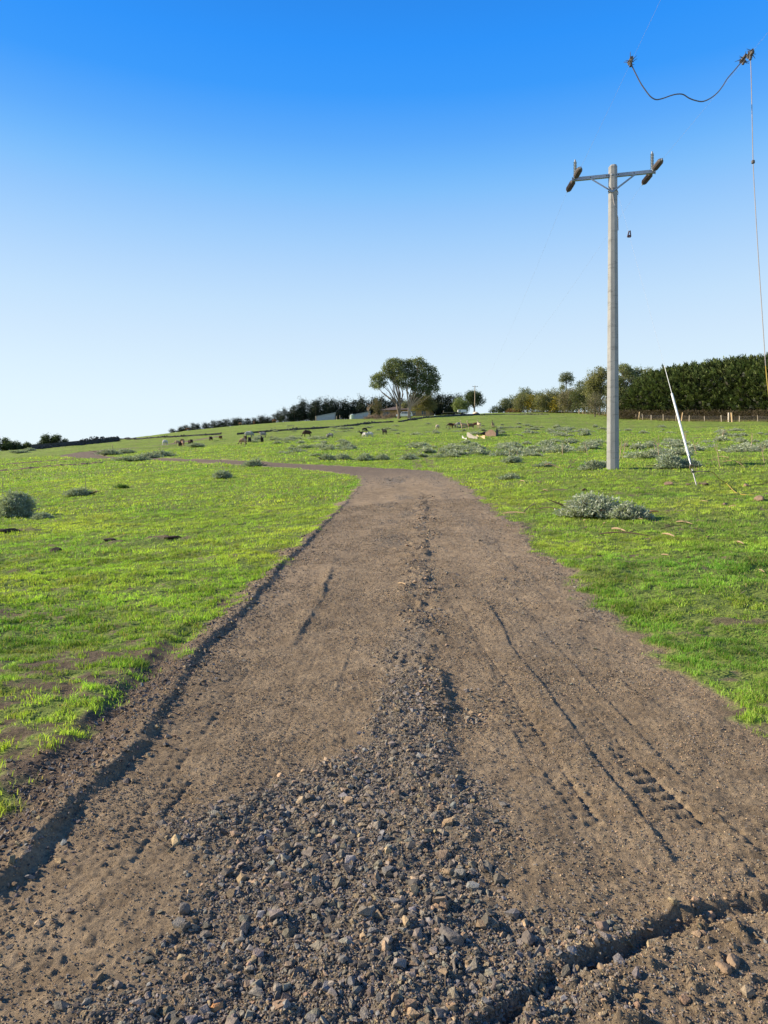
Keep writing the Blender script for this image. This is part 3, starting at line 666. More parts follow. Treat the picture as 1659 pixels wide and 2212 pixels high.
# scattered cut weeds on the slope: six moulds, copied
molds = []
for i in range(7):
    w = [1.3,1.7,1.0,2.0,1.5,.9,1.7][i]; h = [.22,.16,.22,.24,.12,.15,.30][i]
    V,F,c_ = sprigmesh(w,w*.6,h,110+30*(i%3),.15,.05,(.38,.41,.30),60+i,lobes=[3,4,2,5,4,2,3][i])
    o = mesh_np('cut_weed',V,F,M_shrub,None,c_); molds.append(o)
used = set()
ZONES = [  # cx, cy, rx, ry, count, size, group, label
 (668,968,95,22,34,1.25,'cut weeds on the slope left of centre','low grey-green cut weed on the grass slope above the middle track leg'),
 (960,973,85,17,32,1.35,'cut weeds below the torn sheet metal','low grey-green cut weed in the patch below the torn sheet metal'),
 (1190,967,115,14,36,1.3,'cut weeds left of the concrete pole','low grey-green cut weed on the slope just left of the concrete pole'),
 (1090,983,60,9,8,1.2,'cut weeds left of the concrete pole','low grey-green cut weed on the slope just left of the concrete pole'),
 (1420,975,80,24,28,1.1,'cut weeds between pole and guy wire','low grey-green cut weed on the grass between pole and guy wire'),
 (1590,955,80,26,24,1.2,'cut weeds right of the guy wire','low grey-green cut weed on the grass right of the guy wire'),
 (1010,930,200,17,54,1.35,'cut weeds around the alpacas','low grey-green cut weed on the upper slope around the alpacas'),
 (1230,932,95,12,30,1.4,'cut weeds on the rise before the gum trees','low grey-green cut weed on the rise in front of the gum trees'),
 (1470,930,150,8,14,1.2,'cut weeds before the cypress hedge','low grey-green cut weed on the grass in front of the cypress hedge'),
 (700,928,140,9,26,1.3,'cut weeds along the stone wall','low grey-green cut weed beside the long stone wall'),
 (590,950,70,8,22,1.4,'cut weeds among the sheep on the left','low grey-green cut weed among the sheep on the left slope'),
]
k = 0
for (cx,cy,rx,ry,cnt,sc,grp,lb) in ZONES:
    for i in range(cnt):
        a = rs.uniform(0,2*math.pi); r = math.sqrt(rs.rand()); px, py = cx+rx*r*math.cos(a), cy+ry*r*math.sin(a)
        x, y = P(px, py)
        s_, t_, h_ = road(np.array([x]), np.array([y]))
        if abs(s_[0]) < h_[0]+.8 or (1300 < px < 1345 and y < 30): continue
        m_ = k % 7; s1 = sc*rs.uniform(.40,1.2); loc = (x,y,float(zbase(x,y))+.0)
        if m_ not in used:
            o = molds[m_]; used.add(m_); o.location = loc; o.rotation_euler = (0,0,rs.uniform(0,6)); o.scale = (s1,s1,s1); tag(o, lb, 'weed', grp)
        else:
            o = dup(molds[m_], loc, rs.uniform(0,6), (s1*rs.uniform(.8,1.3),s1,s1*rs.uniform(.6,1.1)), lb, grp); o['category'] = 'weed'
        k += 1
print('weeds', k)

# dry stalks standing in the paddock
def stalk(px, py, hpx, label, seed, forks=2, rad=.012, lean=0):
    x, y = P(px, py); r = random.Random(seed); h = hpx*y/FPX; mb = MB()
    top = Vector((lean*h + r.uniform(-.08,.08)*h, 0, h)); mid = top*.5+Vector((r.uniform(-.06,.06)*h,0,0))
    rad = max(rad, .0006*y)
    mb.tube([(0,0,-.05), mid, top],[rad,rad*.8,rad*.35],5,(1.3,1.1,.85))
    for i in range(forks):
        f = r.uniform(.35,.75); b = mid.lerp(top, (f-.35)) ; e = b+Vector((r.uniform(-.3,.3)*h, r.uniform(-.1,.1)*h, h*r.uniform(.15,.4)))
        mb.tube([b,(b+e)/2+Vector((.02*h,0,-.02*h)),e],[rad*.6,rad*.5,rad*.25],4,(1.3,1.1,.85))
    o = mb.build('dry_stalk', M_fwood); o.location = (x,y,zs(x,y)); return tag(o, label, 'dry stalk')
for i,(px,py,hp,lb,fk,ln) in enumerate([
 (6,1075,38,'leftmost leafless stalk rising from the large left bush',1,-.1),(22,1076,28,'middle leafless stalk behind the large left bush',1,.05),(33,1078,22,'shortest leafless stalk behind the large left bush',1,.1),
 (185,1056,30,'single thin stalk standing behind the left branch pile',0,0),(484,1022,42,'tall bent twig standing in the pointed shrub left of the track',1,-.15),
 (1333,1012,62,'forked dry stalk just right of the concrete pole',3,.15),(1345,990,42,'second forked dry stalk right of the concrete pole',3,.1),(1424,990,50,'branching dry stalk midway between pole and guy wire',4,.02),(1414,988,32,'thin straight stalk left of the branching one',0,0),
 (1506,985,40,'bare stalk behind the lower guy wire sleeve',2,-.25),(1555,1008,50,'bare forked stalk left of the leaning sleeve top',3,-.15),(1622,975,40,'forked stalk among weeds on the far right',3,.1),(1652,998,42,'spreading dry stalk at the right edge of the picture',3,-.25),
 (1270,985,30,'pair of dry twigs leaning left of the pole',2,-.2),(1215,985,26,'slender dry twig in the weed patch left of the pole',1,.05),(1104,996,22,'left of two thin stalks in the bush left of the pole',0,-.2),(1116,998,24,'right of two thin stalks in the bush left of the pole',0,.1),
 (244,981,20,'dry stalk on the broad bush beside the hairpin',1,-.1),(345,983,18,'dry stalk on the dark bush inside the hairpin',1,.1),(330,983,14,'short dry stalk left of the dark bush inside the hairpin',1,0),
 (1560,950,26,'dry forked stalk on the slope right of the guy wire',3,.05),(1482,965,30,'dry forked stalk on the slope behind the guy sleeve',3,-.05),(946,985,18,'thin stalk in the weed patch below the torn sheet metal',0,.05),(527,968,24,'thin stalk standing below the sheep on the left slope',0,0)]):
    stalk(px,py,hp,lb,i,fk,lean=ln)

# sticks and strips of bark
def cr(cx, cy): return (1036.9+.375*cx, 1025.3+.375*cy)
def stick(a, b, r, col, label, seed=0, bend=.03, lift=.02, cat='stick', mat=None, forks=0):
    xa, ya = P(*a); xb, yb = P(*b); rr = random.Random(seed); p0 = Vector((xa,ya,zs(xa,ya)+r*.8)); p1 = Vector((xb,yb,zs(xb,yb)+r*.8+lift))
    L = (p1-p0).length; bend = bend*rr.choice([-1,1,.5]); side = Vector((-(p1-p0).y,(p1-p0).x,0)).normalized(); mb = MB(); base = p0.copy()
    pts = [p0.lerp(p1,t)+side*math.sin(t*3.1)*bend*L*rr.choice([-1,1])*0+side*math.sin(t*3.1)*bend*L+Vector((0,0,math.sin(t*3.1)*.05*L)) -base for t in [0,.2,.4,.6,.8,1]]
    r *= .62; mb.tube(pts,[r*.7,r*1.1,r,r*.95,r*.8,r*.35],6,col,wob=.5)
    for i in range(forks):
        q = pts[2+i%3]; e = q+Vector((rr.uniform(-.25,.25)*L,rr.uniform(-.3,.3)*L,rr.uniform(.02,.15)*L)); mb.tube([q,e],[r*.5,r*.2],5,col)
    o = mb.build('stick', mat or M_wood); o.location = base; return tag(o, label, cat)
lt = (.70,.64,.56); br = (.45,.38,.32); dk = (.16,.14,.13)
for i,(a,b,r,c_,lb,fk) in enumerate([
 ((130,228),(265,233),.022,lt,'pale straight stick at the left end of the stick group by the heap',0),
 ((240,228),(322,182),.018,br,'brown stick slanting up beside the pale straight one',1),
 ((335,205),(470,215),.022,dk,'dark stick running into the left side of the tall branch heap',1),
 ((765,250),(940,270),.035,lt,'thick pale curved bark strip in front of the low branch heap',0),
 ((950,237),(1028,224),.045,(1.3,.85,.45),'orange brown bark slab at the right end of the branch heap',0),
 ((760,325),(840,342),.030,lt,'pale broken stick below the low branch heap',0),
 ((685,352),(970,376),.022,dk,'long nearly black branch lying below the branch heap',1),
 ((1130,282),(1225,300),.020,lt,'pale forked stick right of the branch heap',2),
 ((1040,325),(1170,312),.014,dk,'thin dark twig below the pale forked stick',1),
 ((1050,357),(1125,376),.030,lt,'stout pale stick right of the long black branch',0),
 ((1455,397),(1520,425),.026,lt,'pale stick lying alone toward the right edge',0),
 ((1045,467),(1088,475),.016,lt,'short pale chip below the stout pale stick',0),
 ((362,97),(392,98),.025,lt,'short pale chip above the left end of the branch heap',0),
 ((230,42),(258,50),.03,lt,'pale chip below the thin strip of branches',0),
 ((1265,160),(1315,165),.022,lt,'pale chip in the grass below the guy rod',0),
 ((1430,200),(1480,203),.022,lt,'pale chip left of the peaked rock',0),
 ((850,345),(910,338),.016,br,'short brown twig right of the pale broken stick',1),
 ((595,268),(610,270),.02,lt,'tiny pale chip just under the tall branch heap',0),
 ((710,288),(722,290),.02,lt,'tiny pale chip under the low branch heap',0),
 ((1305,374),(1325,372),.02,br,'tiny brown chip right of the stout pale stick',0),
 ((1610,540),(1640,552),.016,lt,'short pale chip near the right edge of the pasture',0),
 ((1500,690),(1535,672),.008,lt,'thin straw lying in the grass above the bare patch',0)]):
    stick(cr(*a),cr(*b),r,c_,lb,i,forks=fk,cat='chip' if 'chip' in lb else 'stick')
stick((860,1264),(877,1272),.014,lt,'short pale stick lying in the middle of the track',50,lift=.01)
stick((999,2080),(962,2156),.0028,lt,'thin curved pale twig lying on the gravel near the bottom',51,bend=.12,lift=.004)
stick((468,2024+0),(470,2000),.002,lt,'thin pale twig on the dirt left of the gravel heap',52) if False else None
stick((160,1068),(222,1067),.022,lt,'pale bent stick lying on the left branch pile',53,bend=.15,lift=.12)
stick((172,1062),(208,1070),.018,lt,'second pale stick crossing the left branch pile',54,bend=-.1,lift=.1)
stick((440,1032),(470,1027),.02,br,'brown stick left of the pointed shrub',55)
stick((472,1040),(505,1035),.018,br,'brown stick below the pointed shrub',56)
stick((1170,1008),(1215,1014),.02,br,'brown branch by the flat cut weed left of the pole',57,forks=2)
stick((1150,1023),(1188,1020),.02,lt,'pale branch on the grass left of the pole',58)
stick((1225,1011),(1245,1004),.03,br,'short stump of branch left of the pole bush',59,lift=.2,forks=1)
stick((1560,1000),(1610,1012),.02,br,'dead brown branch right of the guy rod',60,forks=3)
stick((1535,990),(1575,991),.025,lt,'pale straight stick on the grass behind the yellow cable',61)
stick((1410,964),(1450,968),.03,lt,'pale stick on the slope right of the pole',62) if False else None
# ------------------------------------------------------------------ concrete power pole
px0, py0 = P(1324, 1014)[0], P(1324, 1014)[1]
zg = zs(px0, py0)
PY = py0; topz = EYE+(1060-362)/FPX*PY; HP = topz-zg; sc_ = PY/FPX
pole = empty('power_pole', (px0,py0,zg), 'tall pale concrete power pole with steel crossarm standing in the paddock', 'power pole')
R0 = 13.3*sc_; R1 = 9.3*sc_
mb = MB(); nseg = 24; n8 = 8
prof = [(R0*(1-t)+R1*t, -.4+(HP+.4)*t) for t in np.linspace(0,1,nseg)]
V = []
for r,h in prof:
    for k in range(n8):
        for dd in (-.07,.07):
            a = 2*math.pi*(k+dd)/n8+.06; V.append((math.cos(a)*r/math.cos(.35)*.97, math.sin(a)*r/math.cos(.35)*.97, h))
n16 = 16
F = [(i*n16+k, i*n16+(k+1)%n16, (i+1)*n16+(k+1)%n16, (i+1)*n16+k) for i in range(nseg-1) for k in range(n16)]
tv = [(x*.72+.02,y*.72,HP+.09) for x,y,z in V[-16:]]; V += tv; i = nseg-1
F += [(i*n16+k, i*n16+(k+1)%n16, (i+1)*n16+(k+1)%n16, (i+1)*n16+k) for k in range(n16)]; F.append(tuple((i+1)*n16+k for k in range(n16)))
mb.add(V,F); mb.build('shaft', M_concrete, pole)
def W2(px,py,Y): return H(px,py,Y)-Vector((px0,py0,zg))
AL = W2(1236,387,PY+.28); AR = W2(1416,369,PY-.50)
fwd = Vector((0,-1,0)); adir = (AR-AL).normalized(); fr = Vector((adir.y,-adir.x,0)).normalized()
if fr.y > 0: fr = -fr
off_ = fr*(R1+.06)
AL2, AR2 = AL, AR
M3 = Matrix((adir, -fr, adir.cross(-fr))).transposed()
mb = MB(); L = (AR-AL).length
mid = (AL+AR)/2
mb.box(mid,(L,.012,.13),M=M3); mb.box(mid-fr*.045+Vector((0,0,.065)),(L,.09,.012),M=M3); mb.box(mid-fr*.045-Vector((0,0,.065)),(L,.09,.012),M=M3)
for e in (AL,AR): mb.box(e-fr*.04,(.02,.12,.19),M=M3)
mb.build('crossarm', M_galv, pole)
for t in (.08,.24,.46,.49,.52,.55,.76,.93):
    pass
pc = W2(1322,377,PY)-Vector((0,0,0)); bc = pc+fr*(R1+.04)
mb = MB()
for q in [(-.22,.02),(-.15,.02),(-.07,.04),(.09,.04),(.17,.02),(.24,.02),(-.85,0),(.85,0)]:
    c_ = mid+adir*((bc-mid).dot(adir)+q[0])+Vector((0,0,q[1]*0))
    mb.lathe([(.022,0),(.022,.02)], c_+fr*.006, fr, 8)
mb.build('bolt_hole', M_dark, pole)
mb = MB(); mb.lathe([(.055,0),(.055,.05),(.03,.09)], mid+adir*(bc-mid).dot(adir)+fr*.005, fr, 8); mb.build('bolt', M_galv, pole)
vv = W2(1322,419,PY)+fr*(R1+.05)
for e in (W2(1277,388,PY+.1), W2(1370,379,PY-.25)):
    e = mid+adir*((e-mid).dot(adir))-Vector((0,0,.07))
    d = (vv-e); mb = MB(); Lb = d.length; dn = d.normalized(); s2_ = dn.cross(fr).normalized()
    Mb = Matrix((dn, -fr, s2_)).transposed(); mb.box((e+vv)/2,(Lb,.012,.055),M=Mb); mb.box((e+vv)/2-fr*.025-s2_*.025,(Lb,.05,.01),M=Mb); mb.build('brace', M_galv, pole)
for e, sgn in ((AL,1),(AR,-1)):
    b = e+adir*.12*sgn-fr*.04+Vector((0,0,.07)); prof = [(.03,0),(.03,.05)]
    for i in range(10):
        h = .06+i*.062; prof += [(.032,h),(.072,h+.012),(.062,h+.022),(.032,h+.034)]
    prof += [(.035,.70),(.03,.74)]
    mb = MB(); mb.lathe(prof,b,(0,0,1),12); mb.build('post_insulator', M_gray_ins, pole)
    for dr in (Vector((-.045,-1,-.03)), Vector((-.03,1,-.06))):
        st = e+adir*.10*sgn-fr*(.02 if dr.y>0 else -.03); dr = dr.normalized(); a0 = st+dr*.16; prof = [(.018,-.16),(.018,0),(.075,.02),(.105,.09)]
        for i in range(7):
            h = .11+i*.085; prof += [(.075,h),(.125,h+.018),(.125,h+.03),(.10,h+.055)]
        prof += [(.105,.72),(.06,.78)]
        mb = MB(); mb.lathe(prof,a0,dr,10); ins = mb.build('strain_insulator', M_brown_ins, pole)
        mb = MB(); mb.box(a0+dr*.82,(.05,.14,.07),M=Matrix.Rotation(math.atan2(dr.y,dr.x)-math.pi/2,3,'Z')); mb.box(st+dr*.08,(.06,.14,.05)); mb.build('clevis', M_galv, ins)
# wrapped earth wires on the shaft
mb = MB()
pts = []
for i in range(26):
    t = i/25; a = -1.9+t*4.2; h = HP-1.0+.10*math.sin(t*6)
    rr = (R0+(R1-R0)*(h/HP))*1.10; pts.append((math.cos(a-1.2)*rr, math.sin(a-1.2)*rr, h))
mb.tube(pts,.014,5,(.8,.8,.8)); mb.tube([pts[6],(pts[6][0]+.07,pts[6][1]-.02,HP-1.5),(R1*.9,-R1*.75,HP-2.1),(R1*1.12,-R1*.3,HP-2.6)],.016,5,(1.6,1.5,1.4)); mb.build('earth_wire', M_wire, pole)

# overhead conductors: run to a pole behind the viewer and one beyond the rise
def sagline(a, b, sag, n=40): return [a.lerp(b,i/n)-Vector((0,0,4*sag*(i/n)*(1-i/n))) for i in range(n+1)]
O = Vector((px0,py0,zg))
for e, nm, sgn in ((AL,'left',1),(AR,'right',-1)):
    st = O+e+adir*.10*sgn
    a = st+Vector((-.045,-1,-.03)).normalized()*1.0; 
    b = Vector((a.x-(4.6 if sgn==1 else 1.4), -35, a.z-.2)); base = a.copy(); mb = MB()
    mb.tube([q-base for q in sagline(a,b,.35,60)],.0022,5,(1.2,1.2,1.3)); o = mb.build('overhead_wire', M_wire); o.location = base
    tag(o,'thin overhead conductor passing above the viewer from the %s end of the crossarm'%nm,'power line')
    a = st+Vector((-.03,1,-.06)).normalized()*1.0; b = H(1020 if sgn==1 else 1031,838,232); base = a.copy(); mb = MB()
    mb.tube([q-base for q in sagline(a,b,3.5,60)],.0022,5,(1.2,1.2,1.3)); o = mb.build('overhead_wire', M_wire); o.location = base
    tag(o,'thin overhead conductor running uphill from the %s end of the crossarm'%nm,'power line')
# bird-nest like bundles: clamps on the two conductors
def clampset(c, label, seed, s=1):
    t = empty('line_clamp', c, label, 'clamp'); mb = MB(); r = random.Random(seed)
    mb.box((0,0,0),(.07,.30*s,.10),M=Matrix.Rotation(r.uniform(-.4,.4),3,'Y')); mb.box((.03,.05,-.06),(.05,.12*s,.14)); mb.lathe([(.03,-.1),(.035,.1)],(0,0,-.1),(0.2,.3,1),8)
    mb.build('clamp_body', M_dark, t)
    mb = MB()
    for i in range(16*s if s > 1 else 14):
        a = r.uniform(0,6.28); b = Vector((math.cos(a),r.uniform(-1,1),r.uniform(-.9,.8))).normalized()*r.uniform(.10,.20); s0 = Vector((r.uniform(-.05,.05),r.uniform(-.12,.12),r.uniform(-.1,.05)))
        mb.tube([s0,s0+b],[.014,.006],4)
    mb.build('wire_end', M_dark, t); return t
YC = PY-7.6; cl1 = H(1362,131,YC+.3); cl2 = H(1606,126,YC); cl3 = H(1621,116,YC-.3)
clampset(cl1,'small cluster of metal clamps on the left overhead wire',1); clampset(cl2,'slanting cluster of clamps where the looped cable meets the right wire',2); clampset(cl3,'highest cluster of metal clamps at the top of the hanging earth cable',3)
jp = [(1363,137),(1368,148),(1377,166),(1385,181),(1396,197),(1406,209),(1418,215),(1433,212),(1450,206),(1464,203),(1476,204),(1489,212),(1503,217),(1518,219),(1535,212),(1550,200),(1561,186),(1571,170),(1583,156),(1594,143),(1606,128)]
pts = [H(a,b,YC+.3-.3*i/20) for i,(a,b) in enumerate(jp)]
pp = catmull(np.array([p[:] for p in pts]),5); base = Vector(pp[0]); mb = MB()
mb.tube([Vector(q)-base for q in pp],[.017]*len(pp),6,(.35,.32,.32)); o = mb.build('jumper_cable', M_wire); o.location = base; tag(o,'dark cable looping in a shallow W between the two overhead wires','cable')
dp = [(1621,120,YC-.3),(1623,170,YC-.3),(1625,260,YC-.3),(1627,350,YC-.35),(1631,430,YC-.4),(1635,500,YC-.5),(1640,580,YC-.6),(1645,655,YC-.7),(1650,730,YC-.8),(1654,790,YC-.9)]
pts = [H(*q) for q in dp]; pp = catmull(np.array([p[:] for p in pts]),6); cab = empty('hanging_cable', Vector(pp[0]), 'long thin earth cable hanging down at the right edge, yellow toward its lower end', 'cable')
base = Vector(pp[0]); mb = MB(); mb.tube([Vector(q)-base for q in pp],.011,6,(1.2,1.1,1.0)); mb.build('bare_cable', M_wire, cab)
q0 = Vector(pp[-1]); gx, gy = q0.x+.9, q0.y-.4
mb = MB(); mb.tube([q0-base, H(1658,830,YC-.95)-base, H(1664,880,YC-1)-base, H(1672,940,YC-1.1)-base, Vector((gx,gy,zs(gx,gy)))-base],.013,6); mb.build('yellow_cable', M_yellow, cab, True)
mb = MB(); mb.lathe([(.02,-.05),(.05,-.03),(.05,.04),(.02,.06)],H(1627,350,YC-.35)-base,(0,0,1),8); mb.build('joint', M_dark, cab)
# ------------------------------------------------------------------ guy wire
ax_, ay_ = P(1505,1049); az = zs(ax_, ay_); gt = O+Vector((R1*.8,-R1*.6,HP-1.0)); gb = Vector((ax_,ay_,az))
def gp(py):           # point on the stay at a given picture height
    lo, hi = 0., 1.
    for _ in range(40):
        m_ = (lo+hi)/2; q = gb.lerp(gt,m_); y_ = 1060-FPX*(q.z-EYE)/q.y
        if y_ > py: lo = m_
        else: hi = m_
    return gb.lerp(gt,lo)
guy = empty('guy_wire', gb, 'steel guy wire with a white sleeve slanting from the pole top to an anchor rod', 'guy wire')
mb = MB(); mb.tube([gt-gb, gp(1005)-gb],.0022,6,(1.5,1.5,1.5)); mb.build('stay_wire', M_wire, guy)
mb = MB(); mb.tube([gp(790)-gb, gp(852)-gb],.009,8); mb.build('wire_grip', M_white, guy)
mb = MB(); mb.tube([gp(850)-gb, gp(918)-gb, gp(986)-gb],.034,12); mb.build('white_sleeve', M_white, guy, False)
a, b = gp(986)-gb, gp(1004)-gb; mb = MB(); ddir = (b-a).normalized(); sd = ddir.orthogonal().normalized()
for s_ in (-1,1): mb.tube([a+sd*s_*.03,b+sd*s_*.035],.012,6)
mb.box(a,(.09,.05,.05)); mb.box(b,(.09,.05,.05)); mb.lathe([(.02,-.14),(.035,-.05),(.02,.1)],(a+b)/2,ddir,8); mb.build('turnbuckle', M_galv, guy)
mb = MB(); c0 = gp(1009)-gb; mb.tube([c0+Vector((math.cos(t)*.06,0,math.sin(t)*.075)) for t in np.linspace(-1.2,4.4,14)],.018,6); mb.build('shackle_hook', simple('rusty iron',(.26,.17,.11),.8,.3,20), guy)
mb = MB(); mb.tube([gp(1013)-gb, Vector((0,0,0))-(gp(1013)-gb).normalized()*.2],.019,8,(.9,.85,.8)); mb.build('anchor_rod', M_galv, guy)
mb = MB(); q = gp(1019)-gb; mb.box(q,(.10,.07,.05)); mb.box(q+Vector((.06,0,0)),(.07,.04,.035)); mb.build('earth_clamp', M_dark, guy)
q = gp(508)-gb; mb = MB(); M4 = Matrix.Rotation(.25,3,'Y'); mb.box(q+Vector((-.035,0,.05)),(.035,.05,.24),M=M4); mb.box(q+Vector((.05,0,.06)),(.03,.05,.24),M=Matrix.Rotation(-.1,3,'Y')); mb.box(q+Vector((0,0,-.04)),(.12,.06,.09)); mb.build('guy_insulator', simple('dark red brown fittings',(.10,.05,.05),.5,.3,12), guy)
# yellow earthing cable lying in the grass
q = gp(1019)+Vector((.08,0,0)); pts = [q, H(1508,1019,ay_-.02)]; 
mb = MB(); pts = [q, H(1524,1018,ay_), H(1540,1021,ay_-.02), H(1556,1036,ay_-.05), H(1570,1051,ay_-.1)]
for (a,b) in [(1590,1064),(1612,1070),(1630,1071)]:
    x,y = P(a,b); pts.append(Vector((x,y,zs(x,y)+.05)))
pts[4].z = max(pts[4].z, zs(pts[4].x,pts[4].y)+.05)
pp = catmull(np.array([p[:] for p in pts]),6); yc = empty('earth_cable', gb+Vector((.1,0,0)), 'yellow earth cable arching from the anchor rod clamp down into the grass', 'cable'); bs = gb+Vector((.1,0,0))
mb.tube([Vector(p)-bs for p in pp[8:]],.014,6); mb.build('yellow_sheath', M_yellow, yc, True)
mb = MB(); mb.tube([Vector(p)-bs for p in pp[:10]],.017,6); mb.build('black_lead', M_dark, yc, True)
pts = [Vector((*P(a,b),0)) for a,b in [(1620,1050),(1638,1046),(1660,1043),(1700,1041)]]
for p_ in pts: p_.z = zs(p_.x,p_.y)+.04
mb = MB(); b0 = pts[0].copy(); mb.tube([Vector(p)-b0 for p in catmull(np.array([p[:] for p in pts]),5)],.013,6); o = mb.build('earth_cable', M_yellow, None, True); o.location = b0; tag(o,'second yellow cable running off the right edge from the small brown rock','cable')

# ------------------------------------------------------------------ stone walls
def wall(pts, h, w, label, seed, dens=7, top=.5):
    """dry stone wall: piled basalt along a line of ground points"""
    pts = [Vector((x,y,0)) for x,y in pts]; r = np.random.RandomState(seed); VS, FS, CS = [], [], []; off = 0
    core = []
    for a, b in zip(pts[:-1], pts[1:]):
        L = (b-a).length; n = int(L*dens); sd = Vector((-(b-a).y,(b-a).x,0)).normalized()
        for i in range(n):
            t = r.rand(); hh = r.rand()**1.2; q = a.lerp(b,t)+sd*r.normal(0,w*.45)*(1-.6*hh); q.z = float(zbase(q.x,q.y))+hh*h*.8*(.75+.35*math.sin(q.x*.35+seed)+.25*math.sin(q.x*1.1))
            s_ = r.uniform(.14,.32); v, f = HUL[r.randint(16)]; R = np.array(Matrix.Rotation(r.uniform(0,6),3,'Z')@Matrix.Rotation(r.normal(0,.5),3,'X'))
            VS.append((v@R.T)*s_+np.array(q)); FS.append(f+off); CS.append(np.tile(np.array([1,1,1])*r.uniform(.3,1.2),(len(v),1))); off += len(v)
    for a, b in zip(pts[:-1], pts[1:]):
        n = max(2,int((b-a).length/1.5)); sd = Vector((-(b-a).y,(b-a).x,0)).normalized()*w*.28
        for i in range(n):
            q0, q1 = a.lerp(b,i/n), a.lerp(b,(i+1)/n); V8 = []
            for q in (q0,q1):
                zq = float(zbase(q.x,q.y))
                for s_ in (-1,1): V8 += [(*(q+sd*s_)[:2], zq-.3), (*(q+sd*s_*.7)[:2], zq+h*.62)]
            VS.append(np.array(V8)); FS.append(np.array([(0,4,5),(0,5,1),(2,3,7),(2,7,6),(1,5,7),(1,7,3)])+off); CS.append(np.full((8,3),.6)); off += 8
    V = np.concatenate(VS); c0 = np.array(pts[0]); c0[2] = V[:,2].min(); o = mesh_np('stone_wall', V-c0, np.concatenate(FS), M_stone, None, np.concatenate(CS)); o.location = c0
    return tag(o, label, 'stone wall')
wall([G(66,158),G(110,160),G(150,164),G(200,170),G(256,178)],1.9,.8,'thick dark dry stone wall running along the left skyline',1,34)
wall([P(250,951),P(300,949),P(350,946),P(400,943),P(440,940.5),P(478,938)],.55,.5,'low dry stone wall ending at the gap where the track passes',2,13)
wall([P(512,938.5),P(560,934),P(620,930),P(680,926),P(740,922),P(800,915),P(850,912)],.55,.5,'long low dry stone wall from the track gap to the two tall gum trees',3,8)
wall([P(862,912),P(905,905),P(950,900),P(1000,897.5),P(1037,896.5)],.6,.8,'rubble stone wall right of the gum trees below the white car',4,9)
wall([P(1040,896.8),P(1090,895.8),P(1150,895.5),P(1185,895.8)],.35,.6,'low rubble row leading toward the gum trees on the right rise',5,7)

# ------------------------------------------------------------------ trees
def limb(mb, a, b, r0, r1, rr, n=6, col=(1,1,1), sag=.12):
    L = (b-a).length; m1 = a.lerp(b,.35)+Vector((rr.uniform(-1,1),rr.uniform(-1,1),rr.uniform(-.2,.8)))*L*sag; m2 = a.lerp(b,.7)+Vector((rr.uniform(-1,1),rr.uniform(-1,1),rr.uniform(-.3,.6)))*L*sag
    mb.tube([a,m1,m2,b],[r0,r0*.75+r1*.25,r0*.4+r1*.6,r1],n,col)
    return m1, m2
def foliage(lobes, n, leaf, cols, seed, aspect=.55, droop=0, shell=.45, up=0, clump=6, out=0):
    """leaf clumps through the lobes' volume; lobes: (x,y,z,r[,zs])"""
    r = np.random.RandomState(seed); w_ = np.array([l[3]**2 for l in lobes]); w_ = w_/w_.sum(); cols = np.array(cols)
    Cn, D, cc = [], [], []
    for l, cnt in zip(lobes, (w_*n).astype(int)):
        k = max(cnt//clump,3); d = r.normal(size=(k,3)); d /= np.linalg.norm(d,axis=1)[:,None]
        bump = 1+.22*np.array([mnoise.noise(Vector(q)*2.3+Vector((l[0],l[2],seed))) for q in d])
        rad = (shell+(1-shell)*r.rand(k)**.6)*bump
        c0 = np.array(l[:3])+d*rad[:,None]*l[3]*np.array([1,1,l[4] if len(l)>4 else .8])
        tone = r.uniform(.6,1.35,k); ci = r.randint(0,len(cols),k)
        cs = leaf*1.5
        c1 = np.repeat(c0,clump,0)+r.normal(0,cs*.55,(k*clump,3)); dd = np.repeat(d,clump,0)*out+r.normal(0,1,(k*clump,3)); dd[:,2] += up-droop
        Cn.append(c1); D.append(dd); cc.append(cols[np.repeat(ci,clump)]*np.repeat(tone,clump)[:,None]*r.uniform(.8,1.2,(k*clump,1)))
    Cn = np.concatenate(Cn); D = np.concatenate(D); cc = np.concatenate(cc); n_ = len(Cn)
    global rs
    keep = rs; rs = r
    V, F = quads(Cn, D, leaf*r.uniform(.7,1.4,n_), leaf*aspect*r.uniform(.7,1.3,n_)); rs = keep
    return V, F, np.repeat(cc,4,0)
def tree(name, x, y, lobes, label, cat, seed, n=4000, leaf=.4, cols=((.08,.11,.04),), trunks=None, tr=.3, bark=(1,1,1), mat=None, group=None, aspect=.55, droop=0, shell=.45, fork=.3, nl=99, out=0, up=0, z=None, core=None):
    z0 = float(zbase(x,y)) if z is None else z
    t = empty(name, (x,y,z0), label, cat, group); V,F,c_ = foliage(lobes,n,leaf,cols,seed,aspect,droop,shell,up=up,out=out)
    mesh_np('crown', V, F, mat or M_leaf, t, c_)
    rr = random.Random(seed); mb = MB()
    for (bx, by, fx, fy, fz, ids, rad) in (trunks or [(0,0,0,0,max(l[2] for l in lobes)*fork,range(len(lobes)),tr)]):
        f = Vector((fx,fy,fz)); b = Vector((bx,by,-.3)); m1, m2 = limb(mb,b,f,rad,rad*.7,rr,8,bark,.04)
        for i in list(ids)[:nl]:
            l = lobes[i]; e = Vector(l[:3])+Vector((0,0,-l[3]*.1)); a, b2 = limb(mb,f,e,rad*.45,rad*.10,rr,6,bark,.10)
            for _ in range(3):
                s = b2.lerp(e,rr.random()); v = Vector((rr.uniform(-1,1),rr.uniform(-1,1),rr.uniform(-.1,1))).normalized()*l[3]*.8; limb(mb,s,Vector(l[:3])+v,rad*.14,rad*.04,rr,4,bark,.1)
    mb.build('trunk', M_bark, t); return t
